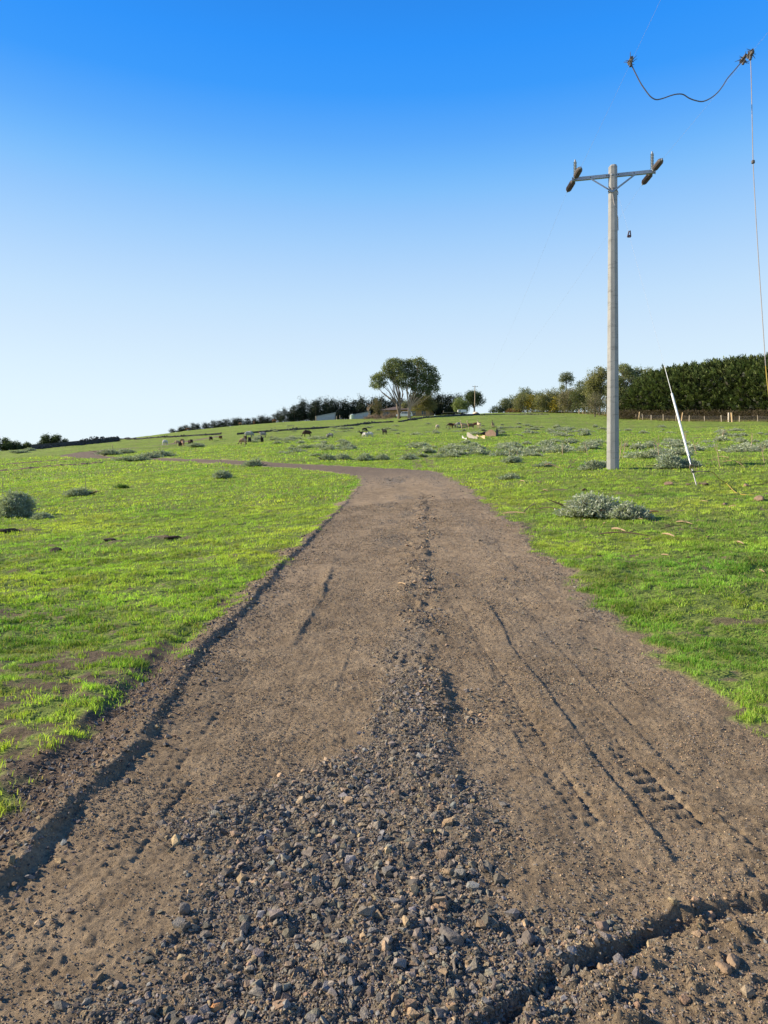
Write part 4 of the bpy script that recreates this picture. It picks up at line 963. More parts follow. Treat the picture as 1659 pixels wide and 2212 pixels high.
# two tall gum trees above the house
YT = 212; q = YT/FPX
bx1, by1 = G(861,YT); bx2, by2 = G(884,YT)
zb = float(zbase((bx1+bx2)/2, YT))
def L2(cx, cy, r, Yt, bx, dy=0):      # crop circle -> lobe relative to base
    dx, dyp = 576+.3126*cx, 748.8+.3126*cy; w = H(dx,dyp,Yt); return (w.x-bx, dy, w.z, r*.3126*Yt/FPX)
def lob(lst, Yt, bx, zb, sd):
    r = random.Random(sd); o = []
    for cx,cy,rad in lst:
        l = L2(cx,cy,rad,Yt,bx,0); o.append((l[0], r.uniform(-1.6,1.6), l[2]-zb, l[3])); 
    return o
gum = ((.20,.22,.10),(.16,.185,.08),(.25,.26,.13),(.11,.135,.06))
lb1 = lob([(760,225,36),(745,262,28),(790,205,34),(800,255,30),(835,150,40),(870,115,38),(850,190,42),(905,105,36),(900,160,44),(930,215,42),(950,262,30),(905,250,24),(880,215,30),(770,285,16)],YT,bx1,zb,1)
tree('gum_tree', bx1, by1, lb1, 'left of two tall gum trees, with spreading bare limbs under an open crown', 'tree', 11, 9500, .42, gum, [(0,0,.5,0,4.2,[4,5,6,7,8,9,10,11,12],.42),(.1,0,-.6,0,4.6,[0,1,2,3,6,13],.34)], bark=(.9,.85,.8), z=zb, shell=.5)
zb2 = float(zbase(bx2, by2))
lb2 = lob([(960,120,42),(1000,110,40),(1050,108,34),(1085,150,44),(1010,170,46),(960,190,40),(1060,210,52),(1110,215,52),(1145,160,34),(1165,215,36),(1150,265,40),(1170,300,22),(1105,290,42),(1045,285,46),(1000,250,40),(1020,345,34),(1015,390,22),(1060,340,26),(1120,325,24)],YT,bx2,zb2,2)
tree('gum_tree', bx2, by2, lb2, 'right of two tall gum trees, with a dense rounded crown and pale forked trunk', 'tree', 12, 15000, .42, ((.15,.175,.08),(.12,.15,.065),(.20,.215,.10),(.09,.115,.05)), [(-.1,0,.25,0,3.2,[2,3,6,7,8,9,10,11,12,13,18],.5),(.1,0,-.15,0,3.0,[0,1,4,5,14,15,16,17],.40)], bark=(1.5,1.4,1.3), z=zb2, shell=.45)

# conifer rows behind the house
def conifer(h, w, seed, n=1500, leaf=.55, cols=((.026,.038,.020),(.036,.050,.026),(.020,.030,.016)), gaps=True):
    r = random.Random(seed); lobes = []
    k = int(h*1.9)
    for i in range(k):
        zz_ = h*(.12+.85*i/k); rr = w*.5*(1-(i/k)**2*.75)*r.uniform(.55,1.0); a = r.uniform(0,6.28); lobes.append((math.cos(a)*rr*.6, math.sin(a)*rr*.6, zz_, rr*.55+.2, .5))
    for i in range(3): lobes.append((r.uniform(-.3,.3)*w, r.uniform(-.3,.3), h*r.uniform(.85,.98), .35, 1.3))
    t = empty('conifer',(0,0,0),'x','tree'); V,F,c_ = foliage(lobes,n,leaf,cols,seed,.35,shell=.3,up=.35,out=1.1,clump=5); mesh_np('crown',V,F,M_conif,t,c_)
    mb = MB(); mb.tube([(0,0,-.4),(0,0,h*.5),(0,0,h*.92)],[.22,.15,.04],6,(.6,.55,.5))
    for i in range(6): a = r.uniform(0,6.28); z_ = h*r.uniform(.1,.6); mb.tube([(0,0,z_),(math.cos(a)*w*.4,math.sin(a)*w*.4,z_+.5)],[.07,.03],4,(.6,.55,.5))
    mb.build('trunk', M_bark, t); return t
CON = [conifer(7.5,5.6,31,2600,.5), conifer(8,5.0,32,2600,.5), conifer(7,6.0,33,2600,.5), conifer(7.6,4.8,34,2400,.5)]
uC = set()
def putcon(k, x, y, z, s, rz, label, group):
    if k not in uC:
        uC.add(k); o = CON[k]; o.location = (x,y,z); o.rotation_euler = (0,0,rz); o.scale = (s,s,s); tag(o,label,'tree',group); return
    dup(CON[k],(x,y,z),rz,s,label,group)
prof = [(604,890),(615,884),(632,875),(655,868),(670,865),(700,864),(730,864),(765,863),(795,860),(830,860),(870,862),(905,862),(935,854),(962,851),(990,853),(1003,858)]
for i in range(38):
    px = 606+i*10.5+rs.uniform(-3,3); Yt = 247+rs.uniform(-1.5,2.5); top = np.interp(px,[a for a,b in prof],[b for a,b in prof])+rs.uniform(-4,1.5)
    x, y = G(px,Yt); zb_ = float(zbase(x,y)); h = EYE+(1060-top)/FPX*Yt-zb_
    left = px < 800
    putcon(i%4, x,y,zb_, max(h,.8)/7.6, rs.uniform(0,6), 'dark conifer in the tall windbreak row behind the sheds' if left else 'dark conifer in the windbreak row behind the house and gum trees', 'conifers behind the sheds' if left else 'conifers behind the house')
for i in range(16):
    px = 372+i*14.8+rs.uniform(-3,3); Yt = 262; x, y = G(px,Yt); zb_ = float(zbase(x,y)); top = np.interp(px,[365,420,490,560,606],[925,913,906,899,890])+rs.uniform(-2,3)
    h = EYE+(1060-top)/FPX*Yt-zb_
    putcon(i%4, x,y,zb_, (max(h,1.0)/7.6*2.0,max(h,1.0)/7.6*1.5,max(h,1.0)/7.6), rs.uniform(0,6), 'small dark conifer on the skyline left of the tall windbreak', 'small conifers along the left skyline')

# trees and shrubs: (name,label,px,depth,top,width_px,base_px,colours,kind)
ol = ((.20,.20,.09),(.155,.165,.075),(.25,.235,.11)); br_ = ((.21,.19,.11),(.17,.155,.09),(.24,.215,.135)); dkg = ((.08,.105,.045),(.06,.085,.035),(.11,.135,.055)); yl = ((.50,.38,.04),(.36,.29,.06),(.20,.20,.07)); gg = ((.17,.19,.095),(.13,.15,.075),(.23,.24,.13)); rd = ((.27,.155,.08),(.21,.135,.065))
def blob_tree(name, label, px, Yt, top, wpx, basepx, cols, seed, n=3500, leaf=.38, tr=.18, nlob=8, low=.15, cat='tree', droop=0, bark=(1,1,1), group=None, shell=.35, aspect=.55):
    x, y = G(px,Yt); zb_ = float(zbase(x,y)) if basepx is None else EYE+(1060-basepx)/FPX*Yt; zgd = float(zbase(x,y)); zb_ = min(zb_, zgd)
    h = EYE+(1060-top)/FPX*Yt-zb_; w = wpx*Yt/FPX*(1.3 if px > 1060 or px < 130 else 1.05); n = int(n*1.25); r = random.Random(seed); lobes = []
    if low <= .15:
        for i in range(5): lobes.append(((i-2)/2*(w*.5-min(w,h)*.2)*r.uniform(.85,1), r.uniform(-.12,.12)*w, h*(.16+.1*r.random()), min(w*.8,h)*.25))
    for i in range(nlob):
        t = i/(nlob-1); zz_ = h*(low+(1-low)*(.18+.62*r.random())); a = r.uniform(0,6.28); rad = min(w,h)*r.uniform(.20,.30)
        env = w*.5*math.sqrt(max(.15,1-((zz_/h-.45)/.6)**2)); lobes.append((math.cos(a)*(env-rad*.7)*r.uniform(.5,1), math.sin(a)*(env-rad*.7)*.6, min(zz_,h-rad*.8), rad))
    lobes += [(r.uniform(-.1,.1)*w,0,h-min(w,h)*.22,min(w,h)*.22), (-w*.3,0,h*.5,min(w,h)*.26), (w*.3,0,h*.5,min(w,h)*.26), (0,0,h*.55,min(w,h)*.3)]
    return tree(name,x,y,lobes,label,cat,seed,n,leaf,cols,tr=tr,z=zb_,droop=droop,bark=bark,group=group,shell=shell,aspect=aspect)
blob_tree('tree','broad dark evergreen tree behind the small far power pole',1024,236,842,46,892,dkg,41,6500,.36,.25,nlob=11,low=.3)
blob_tree('tree','rounded light green tree left of the small far power pole',995,233,856,36,893,((.22,.27,.10),(.17,.22,.08),(.27,.30,.14)),42,4200,.34,.15,low=.05)
blob_tree('tree','wide olive brown tree in front of the house right of the gums',916,222,852,56,900,((.24,.215,.10),(.27,.23,.12),(.17,.165,.08)),43,6500,.34,.22,nlob=11,low=.28,shell=.3)
blob_tree('tree','small olive tree against the right end of the house',877,240,864,24,892,ol,44,1800,.32,.12)
blob_tree('dead_tree','half dead tree with pale trunk left of the house',813,228,856,26,902,((.13,.125,.06),(.16,.14,.08)),45,1300,.32,.22,bark=(1.6,1.5,1.35),shell=.2)
blob_tree('shrub','low dark round shrub at the left end of the right tree belt',1076,232,876,30,889,dkg,46,1500,.32,.1,cat='bush',low=0)
blob_tree('tree','dark grey green tree at the left end of the right tree belt',1095,233,858,30,890,gg,47,2600,.34,.15,low=.1)
blob_tree('shrub','reddish brown low bush in front of the right tree belt',1113,228,880,34,892,rd,48,1600,.28,.08,cat='bush',low=0)
blob_tree('tree','bluish grey gum rising behind the olive wattles',1140,238,836,44,885,gg,49,3600,.38,.2,low=.25)
blob_tree('tree','olive green wattle left of the yellow one',1127,224,850,36,886,ol,50,3000,.32,.14,low=.1)
blob_tree('tree','yellow flowering wattle left in the right tree belt',1152,222,850,30,886,yl,51,2600,.30,.12,low=.1)
blob_tree('tree','olive brown round wattle between two yellow flowering ones',1186,218,838,44,885,ol,52,4200,.32,.16,low=.12)
blob_tree('tree','yellow flowering wattle right in the right tree belt',1202,212,853,28,886,yl,53,2400,.30,.12,low=.05)
blob_tree('tree','greyish brown dense tree left of the concrete pole',1236,206,838,50,888,br_,54,4600,.32,.18,low=.1,droop=.3)
for i,(px,Yt,top,w_,cols_) in enumerate([(1108,240,850,34,gg),(1128,244,846,36,ol),(1162,240,842,36,gg),(1172,214,846,32,ol),(1215,226,834,44,gg),(1226,212,840,36,br_),(1250,214,822,46,gg),(1278,204,812,36,ol),(1310,188,800,40,gg),(1330,176,812,36,gg),(1188,226,843,34,br_)]):
    blob_tree('tree','tree filling the dense belt of gums and wattles between the hilltop and the concrete pole',px,Yt,top,w_,None,cols_,80+i,3000,.34,.15,low=.06,group='trees filling the right tree belt')
x_, y_ = G(1222,228); z_ = float(zbase(x_,y_)); qq = 228/FPX
tree('gum_tree',x_,y_,[((cx-500)*.375*qq,0,EYE+(1060-(748.8+.375*cy))*qq-z_,r*.375*qq) for cx,cy,r in [(490,170,22),(515,168,24),(530,185,20),(475,195,18),(505,190,24),(485,228,16),(478,240,12),(530,215,12)]],'tall slender gum whose small open crown stands above the right tree belt','tree',55,2600,.36,gg,[(0,0,.2,0,9.5,range(8),.2)],shell=.4)
blob_tree('tree','dark green tree just left of the concrete pole',1262,196,818,48,890,((.12,.14,.06),(.16,.17,.075),(.085,.105,.045)),56,5200,.34,.2,nlob=10,low=.1)
blob_tree('gum_tree','big olive gum tree behind the concrete pole',1296,180,791,56,890,((.21,.205,.085),(.16,.165,.07),(.26,.24,.10)),57,8000,.34,.3,nlob=12,low=.25)
blob_tree('tree','dark drooping she oak in front of the big gum by the pole',1285,168,842,40,895,br_,58,4200,.28,.2,low=.05,droop=.8,aspect=.25)
x_, y_ = G(1352,176); z_ = float(zbase(x_,y_)); qq = 176/FPX
tree('gum_tree',x_,y_,[((cx-845)*.375*qq,random.Random(cx).uniform(-2,2),EYE+(1060-(748.8+.375*cy))*qq-z_,r*.375*qq*1.15) for cx,cy,r in [(820,135,32),(850,125,30),(880,145,30),(930,140,30),(965,150,26),(980,170,12),(905,175,30),(860,180,34),(815,190,34),(850,230,34),(890,225,28),(820,250,32),(860,285,30),(815,310,30),(845,330,24),(780,200,34),(790,260,30)]],'large grey green gum tree between the concrete pole and the cypress hedge','tree',59,15000,.32,((.20,.215,.095),(.155,.175,.08),(.25,.255,.125)),[(0,0,.2,0,3.0,range(17),.42)],bark=(1.2,1.1,1.0),shell=.45)
blob_tree('shrub','dry brown bush at the foot of the large gum right of the pole',1350,158,862,30,899,br_,60,2200,.26,.12,cat='bush',low=0)
blob_tree('bush','dark leafy bush on the skyline at the far left edge',12,185,944,56,974,dkg,61,7000,.30,.15,cat='bush',low=0)
blob_tree('bush','low dark bush joining the far left bush',55,186,957,42,975,dkg,62,5000,.28,.12,cat='bush',low=0)
blob_tree('bush','rounded dark green bush rising above the left stone wall',117,182,940,58,970,((.045,.07,.028),(.07,.095,.04),(.035,.05,.02)),63,8000,.30,.15,cat='bush',low=0)

# cypress hedge
def cypress(w, h, seed, n=11000):
    r = np.random.RandomState(seed); m_ = 34; k = n//m_; V0, D0, cc = [], [], []
    cols = np.array([(.10,.13,.045),(.072,.10,.034),(.14,.165,.058)])
    for i in range(k):
        z_ = h*(.03+.93*r.rand()**.9); a = r.uniform(-math.pi,math.pi); env = w*.5*math.sqrt(max(.08,1-(z_/h)**2.6))
        rad = max(env-1.5,.1)*r.uniform(.75,1.05)
        c0 = np.array([math.cos(a)*rad, math.sin(a)*rad, z_]); o = np.array([math.cos(a)+.25,math.sin(a),r.uniform(.15,.6)+(z_/h)**3*1.2]); o /= np.linalg.norm(o); tone = r.uniform(.35,1.75)**1.1; ci = cols[r.randint(3)]
        side = np.cross(o,[0,0,1]); side /= np.linalg.norm(side)+1e-6; ln = r.uniform(1.3,2.3)
        for j in range(m_):
            t = j/m_; sp = .42*(1-t*.75); p_ = c0+o*t*ln+side*r.normal(0,sp)+np.array([0,0,r.normal(0,.12)+.25*t*t]); V0.append(p_); d = o*1.5+side*r.normal(0,.6)+np.array([0,0,r.normal(.2,.25)]); D0.append(d); cc.append(ci*tone*r.uniform(.8,1.2))
    global rs
    kp = rs; rs = r; V,F = quads(np.array(V0),np.array(D0),r.uniform(.35,.8,len(V0)),r.uniform(.12,.24,len(V0)),N=np.tile(np.array([[.15,-.2,1.]]),(len(V0),1))+r.normal(0,.45,(len(V0),3))); rs = kp
    c_ = np.repeat(np.array(cc),4,0)
    t = empty('cypress',(0,0,0),'x','tree'); mesh_np('crown',V,F,M_conif,t,c_)
    mb = MB(); rr = random.Random(seed)
    mb.tube([(0,0,-1.2),(0,0,h*.5),(0,0,h*.85)],[.4,.28,.08],8,(.5,.42,.36))
    for i in range(14): a = rr.uniform(0,6.28); z_ = h*rr.uniform(.02,.5); mb.tube([(0,0,z_),(math.cos(a)*w*.25,math.sin(a)*w*.25,z_+.2),(math.cos(a)*w*.42,math.sin(a)*w*.42,z_+.6)],[.09,.06,.03],4,(.5,.42,.36))
    # darker inner foliage keeps the hedge dense
    mb.build('trunk', M_bark, t)
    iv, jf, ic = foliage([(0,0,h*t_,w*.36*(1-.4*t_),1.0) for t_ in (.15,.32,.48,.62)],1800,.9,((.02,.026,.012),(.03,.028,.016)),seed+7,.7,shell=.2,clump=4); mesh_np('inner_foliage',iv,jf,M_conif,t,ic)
    return t
CY = [cypress(7.6,10.5,71), cypress(7.0,10.5,72), cypress(8.0,10.5,73)]; uY = set()
htop = [(1341,887),(1352,864),(1366,842),(1382,823),(1400,812),(1418,808),(1440,802),(1480,795),(1525,792),(1560,785),(1600,782),(1659,779),(1760,774),(1860,774)]
hx = 0
def hedge_at(t): return (1349+t*(1900-1349), 158+t*(122-158))
prev = None; cnt = 0; t = 0
while t < 1:
    px, Yt = hedge_at(t); top = np.interp(px,[a for a,b in htop],[b for a,b in htop]); x,y = G(px,Yt)
    zb_ = float(zbase(x,y))+.9; h = EYE+(1060-top)/FPX*Yt-zb_; s = max(h,2.5)/10.8
    k = cnt%3; lab = ('leftmost small dark green cypress at the tapering end of the hedge' if cnt == 0 else 'second cypress from the tapering left end of the hedge' if cnt == 1 else 'tall dense dark green cypress standing in the long clipped-looking hedge row')
    sx = max(s, .62)*1.0
    if k not in uY: uY.add(k); o = CY[k]; o.location=(x,y,zb_); o.scale=(sx,sx,s); o.rotation_euler=(0,0,cnt*1.7); tag(o,lab,'tree','cypresses in the hedge row')
    else: o = dup(CY[k],(x,y,zb_),cnt*1.7+.4,(sx,sx,s),lab,'cypresses in the hedge row')
    cnt += 1; t += (3.6*sx)/110
print('cypress', cnt)
# brown undergrowth beneath the hedge
n_ = 16000; t = rs.rand(n_); px = 1330+t*(1860-1330); Yt = 157+t*(121-157)-rs.uniform(-.5,2.4,n_); X = (px-829.5)/FPX*Yt; Z = zbase(X,Yt)+rs.rand(n_)**1.6*1.9
D = rs.normal(size=(n_,3)); D[:,2] = np.abs(D[:,2])*.8+.2
V,F = quads(np.stack([X,Yt,Z],1),D,rs.uniform(.3,.8,n_),rs.uniform(.04,.10,n_)); c_ = np.repeat(np.array([(.11,.085,.05)])*rs.uniform(.45,1.4,(n_,1)),4,0)
tag(mesh_np('undergrowth',V,F,M_leaf,None,c_),'tangled reddish brown dry undergrowth beneath the cypress hedge','undergrowth',kind='stuff')
# long dry grass along the fence
n_ = 9000; t = rs.rand(n_); FP = [(1150,226),(1230,212),(1290,186),(1330,163),(1400,147),(1500,136),(1659,125.5),(1800,115)]
FX = np.array([G(a,b) for a,b in FP]); tt = rs.rand(n_)*(len(FX)-1); i = tt.astype(int); f = (tt-i)[:,None]; XY = FX[i]*(1-f)+FX[np.minimum(i+1,len(FX)-1)]*f; XY[:,1] += rs.uniform(-.1,1.6,n_)
D = rs.normal(0,.3,size=(n_,3)); D[:,2] = 1
V,F = quads(np.stack([XY[:,0],XY[:,1],zbase(XY[:,0],XY[:,1])-.05],1),D,rs.uniform(.25,.6,n_),rs.uniform(.05,.12,n_)); c_ = np.repeat(np.array([(.24,.20,.09)])*rs.uniform(.5,1.3,(n_,1)),4,0)
tag(mesh_np('dry_grass',V,F,M_grass,None,c_),'long straw coloured grass growing along the post and wire fence','grass',kind='stuff')

# ------------------------------------------------------------------ post and wire fence
fence = empty('wire_fence',(FX[3][0],FX[3][1],float(zbase(*FX[3]))),'long post and wire fence below the gum trees and the cypress hedge','fence')
fo = Vector(fence.location); segs = np.linalg.norm(np.diff(FX,axis=0),axis=1); ac = np.concatenate([[0],np.cumsum(segs)]); T = np.arange(0,ac[-1],3.3); posts = []
for i,t in enumerate(T):
    x = np.interp(t,ac,FX[:,0]); y = np.interp(t,ac,FX[:,1]); z = float(zbase(x,y)); h = rs.uniform(1.05,1.35); lean = rs.normal(0,.08); r_ = rs.uniform(.06,.09)*(1.25 if i%5==0 else 1)*(1.8 if y > 150 else 1)
    mb = MB(); g = rs.uniform(.9,1.8); mb.tube([(0,0,-.3),(lean*h*.5,0,h*.5),(lean*h,0,h)],[r_,r_*.95,r_*.85],6,(g,g*.96,g*.88),wob=.2); o = mb.build('post',M_fwood,fence); o.location = Vector((x,y,z))-fo; posts.append((x,y,z))
mb = MB()
for hh in (.15,.32,.5,.7,.9,1.05): mb.tube([Vector((a,b,c+hh))-fo for a,b,c in posts],.010,3,(1,1,1),cap=False)
for a,b in zip(posts[:-1],posts[1:]):
    for k in range(1,8):
        q = Vector(a).lerp(Vector(b),k/8)-fo; mb.tube([q+Vector((0,0,.1)),q+Vector((0,0,.9))],.006,3,(1,1,1),cap=False)
mb.build('fence_wire',M_wire,fence)
for px,top_,r_,lean,lb in ((1575,-2,.12,-.02,'upright white strainer post of a pair in the fence before the hedge'),(1584,-1,.14,.03,'leaning tan strainer post beside the white one in the fence')):
    pass
Yf = 129.5
for px,w_,lean,c_,lb in ((1574,.14,.0,(2.2,2.2,2.15),'white upright strainer post standing in the fence before the hedge'),(1582,.16,-.10,(1.9,1.5,1.0),'tan leaning strainer post right of the white one'),(1472,.12,.16,(1.9,1.5,1.0),'tan slanting stay post near the guy sleeve'),(1380,.14,.12,(1.7,1.45,1.0),'thick tan leaning post at the left part of the hedge fence')):
    x = (px-829.5)/FPX; Yq = np.interp(px,[a for a,b in FP],[b for a,b in FP])-.25; x *= Yq; h = 1.75; z = float(zbase(x,Yq)); mb = MB(); mb.tube([(0,0,-.4),(lean*h*.5,0,h*.5),(lean*h,0,h)],[w_,w_*.97,w_*.92],8,c_); o = mb.build('strainer_post',M_fwood); o.location = (x,Yq,z); tag(o,lb,'fence post')
# ------------------------------------------------------------------ house, sheds, tank
YH = 238; hx_, hy_ = G(880,YH+4); zh = float(zbase(*G(870,YH)))-.1
house = empty('brick_house',(hx_,hy_,zh),'low tan brick farmhouse with dark tiled hip roof behind the gum trees','house',rz=math.radians(-13))
WL, WD, WH = 17.5, 9, 2.7; mb = MB()
mb.box((0,0,WH/2-.5),(WL,WD,WH+1)); mb.build('wall',M_brick,house)
e = .7; zt = WH; V = [(-WL/2-e,-WD/2-e,zt),(WL/2+e,-WD/2-e,zt),(WL/2+e,WD/2+e,zt),(-WL/2-e,WD/2+e,zt),(-WL/2+4.4,0,zt+1.75),(WL/2-4.4,0,zt+1.75)]
mb = MB(); mb.add(V,[(0,1,5,4),(1,2,5),(2,3,4,5),(3,0,4),(3,2,1,0)]); roof = mb.build('roof',M_tile,house)
mb = MB()
for c_,d in (((0,-WD/2-e,zt-.08),(WL+2*e,.06,.2)),((0,WD/2+e,zt-.08),(WL+2*e,.06,.2)),((-WL/2-e,0,zt-.08),(.06,WD+2*e-.1,.2)),((WL/2+e,0,zt-.08),(.06,WD+2*e-.1,.2))): mb.box(c_,d)
mb.build('gutter',M_tile,roof)
for xw,ww in ((-6.6,2.6),(-1.5,1.6),(2.6,2.4),(6.6,1.4)):
    mb = MB(); mb.box((xw,-WD/2-.01,1.5),(ww,.06,1.45)); w_ = mb.build('window',M_fwood,house)
    for k in (-1,1): mb = MB(); mb.box((xw+k*ww/4,-WD/2-.045,1.5),(ww/2-.12,.02,1.28)); mb.build('pane',M_glass,w_)
mb = MB(); mb.box((.6,-WD/2-.03,1.05),(.95,.08,2.1)); dr = mb.build('door',simple('brown door',(.12,.07,.04)),house); mb = MB(); mb.box((.95,-WD/2-.09,1.05),(.05,.05,.12)); mb.build('handle',M_galv,dr)
mb = MB(); mb.box((-WL/2-.01,-1,1.5),(.06,1.4,1.1)); w_ = mb.build('window',M_fwood,house); mb = MB(); mb.box((-WL/2-.05,-1,1.5),(.02,1.2,.95)); mb.build('pane',M_glass,w_)
def corr(mb, p0, p1, zlo0, zlo1, zt0, zt1, n, dep, col=(1,1,1)):
    V = []; 
    for i in range(n+1):
        t = i/n; x = p0[0]+(p1[0]-p0[0])*t; y = p0[1]+(p1[1]-p0[1])*t+(dep if i%2 else 0); V += [(x,y,zlo0+(zlo1-zlo0)*t),(x,y,zt0+(zt1-zt0)*t)]
    mb.add(V,[(2*i,2*i+2,2*i+3,2*i+1) for i in range(n)],col)
def shed(px0_,px1_,top0,top1,Yt,depth,label,col,right_open=False):
    x0,_ = G(px0_,Yt); x1,_ = G(px1_,Yt); zb_ = min(float(zbase(x0,Yt)),float(zbase(x1,Yt)))-.2; h0 = EYE+(1060-top0)/FPX*Yt-zb_; h1 = EYE+(1060-top1)/FPX*Yt-zb_
    t = empty('shed',((x0+x1)/2,Yt,zb_),label,'shed',rz=math.radians(4)); w = (x1-x0)/2; mb = MB()
    corr(mb,(-w,0),(w,0),-.5,-.5,h0,h1,46,.05,col); corr(mb,(-w,depth),(w,depth),-.5,-.5,h0,h1,46,.05,col)
    mb.add([(-w,0,-.5),(-w,depth,-.5),(-w,depth,h0),(-w,0,h0)],[(0,1,2,3)],col); mb.add([(w,0,-.5),(w,depth,-.5),(w,depth,h1),(w,0,h1)],[(0,1,2,3)],col); mb.build('wall',M_iron,t)
    mb = MB(); mb.add([(-w-.2,-.25,h0+.03),(w+.2,-.25,h1+.03),(w+.2,depth+.2,h1+.03),(-w-.2,depth+.2,h0+.03),(-w-.2,-.25,h0+.12),(w+.2,-.25,h1+.12),(w+.2,depth+.2,h1+.12),(-w-.2,depth+.2,h0+.12)],[(3,2,1,0),(4,5,6,7),(0,1,5,4),(1,2,6,5),(2,3,7,6),(3,0,4,7)],tuple(c*.9 for c in col)); mb.build('roof',M_iron,t)
    mb = MB(); mb.tube([(w-.3,-.1,-.4),(w-.3,-.1,h1-.05)],.07,6); mb.tube([(-w+.2,-.1,-.4),(-w+.2,-.1,h0-.05)],.07,6); mb.build('post',M_fwood,t); return t
shed(683,724.5,900,891,234,5,'left grey iron shed whose roof slopes down to the left, before the windbreak',(1,1,1))
shed(755,800,898,888,238,5,'right grey iron shed with sloping roof, beside the pale green tank',(1.1,1.1,1.1))
x_,y_ = G(761,233); z_ = float(zbase(x_,y_)); t = empty('water_tank',(x_,y_,z_),'small pale green water tank at the left end of the right shed','water tank')
mb = MB(); mb.lathe([(.8,-.2),(.8,1.05)]+[(.8+.03*(i%2),1.05+i*.08) for i in range(5)],(0,0,0),n=20); mb.build('tank_body',simple('pale green tank',(.42,.50,.40),.6,.1,2),t)
mb = MB(); mb.lathe([(.83,1.38),(.5,1.62),(.12,1.70),(.12,1.75)],(0,0,0),n=20); mb.build('lid',simple('pale green lid',(.45,.53,.43),.6,.1,2),t)
for px,h,lb in ((681.5,1.6,'single grey post at the left corner of the left shed'),(727,1.3,'short post right of the left shed'),(734,1.5,'leaning post between the two sheds')):
    x,y = G(px,231); mb = MB(); mb.tube([(0,0,-.3),(.02,0,h)],[.12,.10],6,(1.2,1.1,1)); o = mb.build('shed_post',M_fwood); o.location=(x,y,float(zbase(x,y))); tag(o,lb,'post')
# heaps of dead branches
def brush(px0_,px1_,Yt,h,n,label,seed):
    r = np.random.RandomState(seed); x0,_ = G(px0_,Yt); x1,_ = G(px1_,Yt); cx = (x0+x1)/2; z0 = float(zbase(cx,Yt)); mb = MB()
    for i in range(n):
        p_ = Vector((r.uniform(x0,x1)-cx,r.uniform(-1.5,1.5),0)); e = 1-abs(p_.x/((x1-x0)/2))**2*.6; p_.z = float(zbase(cx+p_.x,Yt+p_.y))-z0+r.rand()*h*.5*e
        d = Vector((r.normal(),r.normal()*.5,abs(r.normal())*.75))*h*.55*e; g = r.uniform(.8,2.0); g *= .8; mb.tube([p_,p_+d*.5+Vector((r.normal(),0,r.normal()))*.1,p_+d],[.045,.035,.018],3,(g,g*.93,g*.85),cap=False)
    o = mb.build('branch_heap',M_bark); o.location = (cx,Yt,z0); return tag(o,label,'branch heap')
brush(786,826,222,1.9,260,'large grey heap of dead branches left of the house',1)
brush(832,858,221,2.3,170,'tall tangle of bleached fallen branches in front of the house wall',2)
brush(806,846,214,.7,110,'low line of fallen sticks beside the left gum trunk',3)
def deadlimb(px,top,base,Yt,seed,label):
    x,y = G(px,Yt); z0 = float(zbase(x,y)); h = EYE+(1060-top)/FPX*Yt-z0; rr = random.Random(seed); mb = MB(); limb(mb,Vector((0,0,-.3)),Vector((rr.uniform(-.4,.4),0,h*.5)),.2,.13,rr,6,(1.7,1.6,1.45))
    for i in range(7): a = Vector((rr.uniform(-.2,.2),0,h*rr.uniform(.3,.5))); limb(mb,a,Vector((rr.uniform(-1.8,1.8),rr.uniform(-1,1),h*rr.uniform(.6,1))),.09,.02,rr,5,(1.7,1.6,1.45),.15)
    o = mb.build('dead_tree',M_bark); o.location=(x,y,z0); return tag(o,label,'dead tree')
deadlimb(796,868,901,226,5,'bare pale dead tree at the left end of the branch heap'); deadlimb(829,872,901,227,6,'bare reddish brown twiggy tree right of the half dead tree')
# ------------------------------------------------------------------ white four wheel drive
x_,y_ = G(874,216); z_ = float(zbase(x_,y_)); car = empty('parked_car',(x_,y_,z_),'white four wheel drive wagon parked behind the gum trunks below the house','car',rz=math.radians(-8))
paint = simple('white car paint',(.80,.80,.80),.25,.03,2); rub = simple('tyre rubber',(.02,.02,.02),.8,.1,4); k=1.12
def bodyprism(prof, hw, hw2, zsplit, name, mat, parent):
    bm = bmesh.new(); vs = []
    for s in (-1,1): vs.append([bm.verts.new((x*k,(hw if z<=zsplit else hw2)*s,z*k)) for x,z in prof])
    n=len(prof); bm.faces.new(vs[0]); bm.faces.new(vs[1][::-1])
    for i in range(n): bm.faces.new((vs[0][i],vs[1][i],vs[1][(i+1)%n],vs[0][(i+1)%n])[::-1])
    bmesh.ops.recalc_face_normals(bm,faces=bm.faces[:]); bmesh.ops.bevel(bm,geom=bm.edges[:],offset=.05,segments=2,affect='EDGES')
    me = bpy.data.meshes.new(name); bm.to_mesh(me); bm.free(); me.materials.append(mat); a = me.color_attributes.new('Col','FLOAT_COLOR','POINT'); a.data.foreach_set('color',np.ones(len(me.vertices)*4,np.float32))
    o = bpy.data.objects.new(name,me); C.objects.link(o); o.parent = parent; return o
bodyprism([(-2.3,.45),(-2.32,.8),(-2.2,1.0),(-1.2,1.12),(-.55,1.68),(-.3,1.74),(1.75,1.74),(2.0,1.65),(2.25,1.1),(2.3,.5),(1.9,.38),(-2.0,.38)],.92,.78,1.15,'body',paint,car)
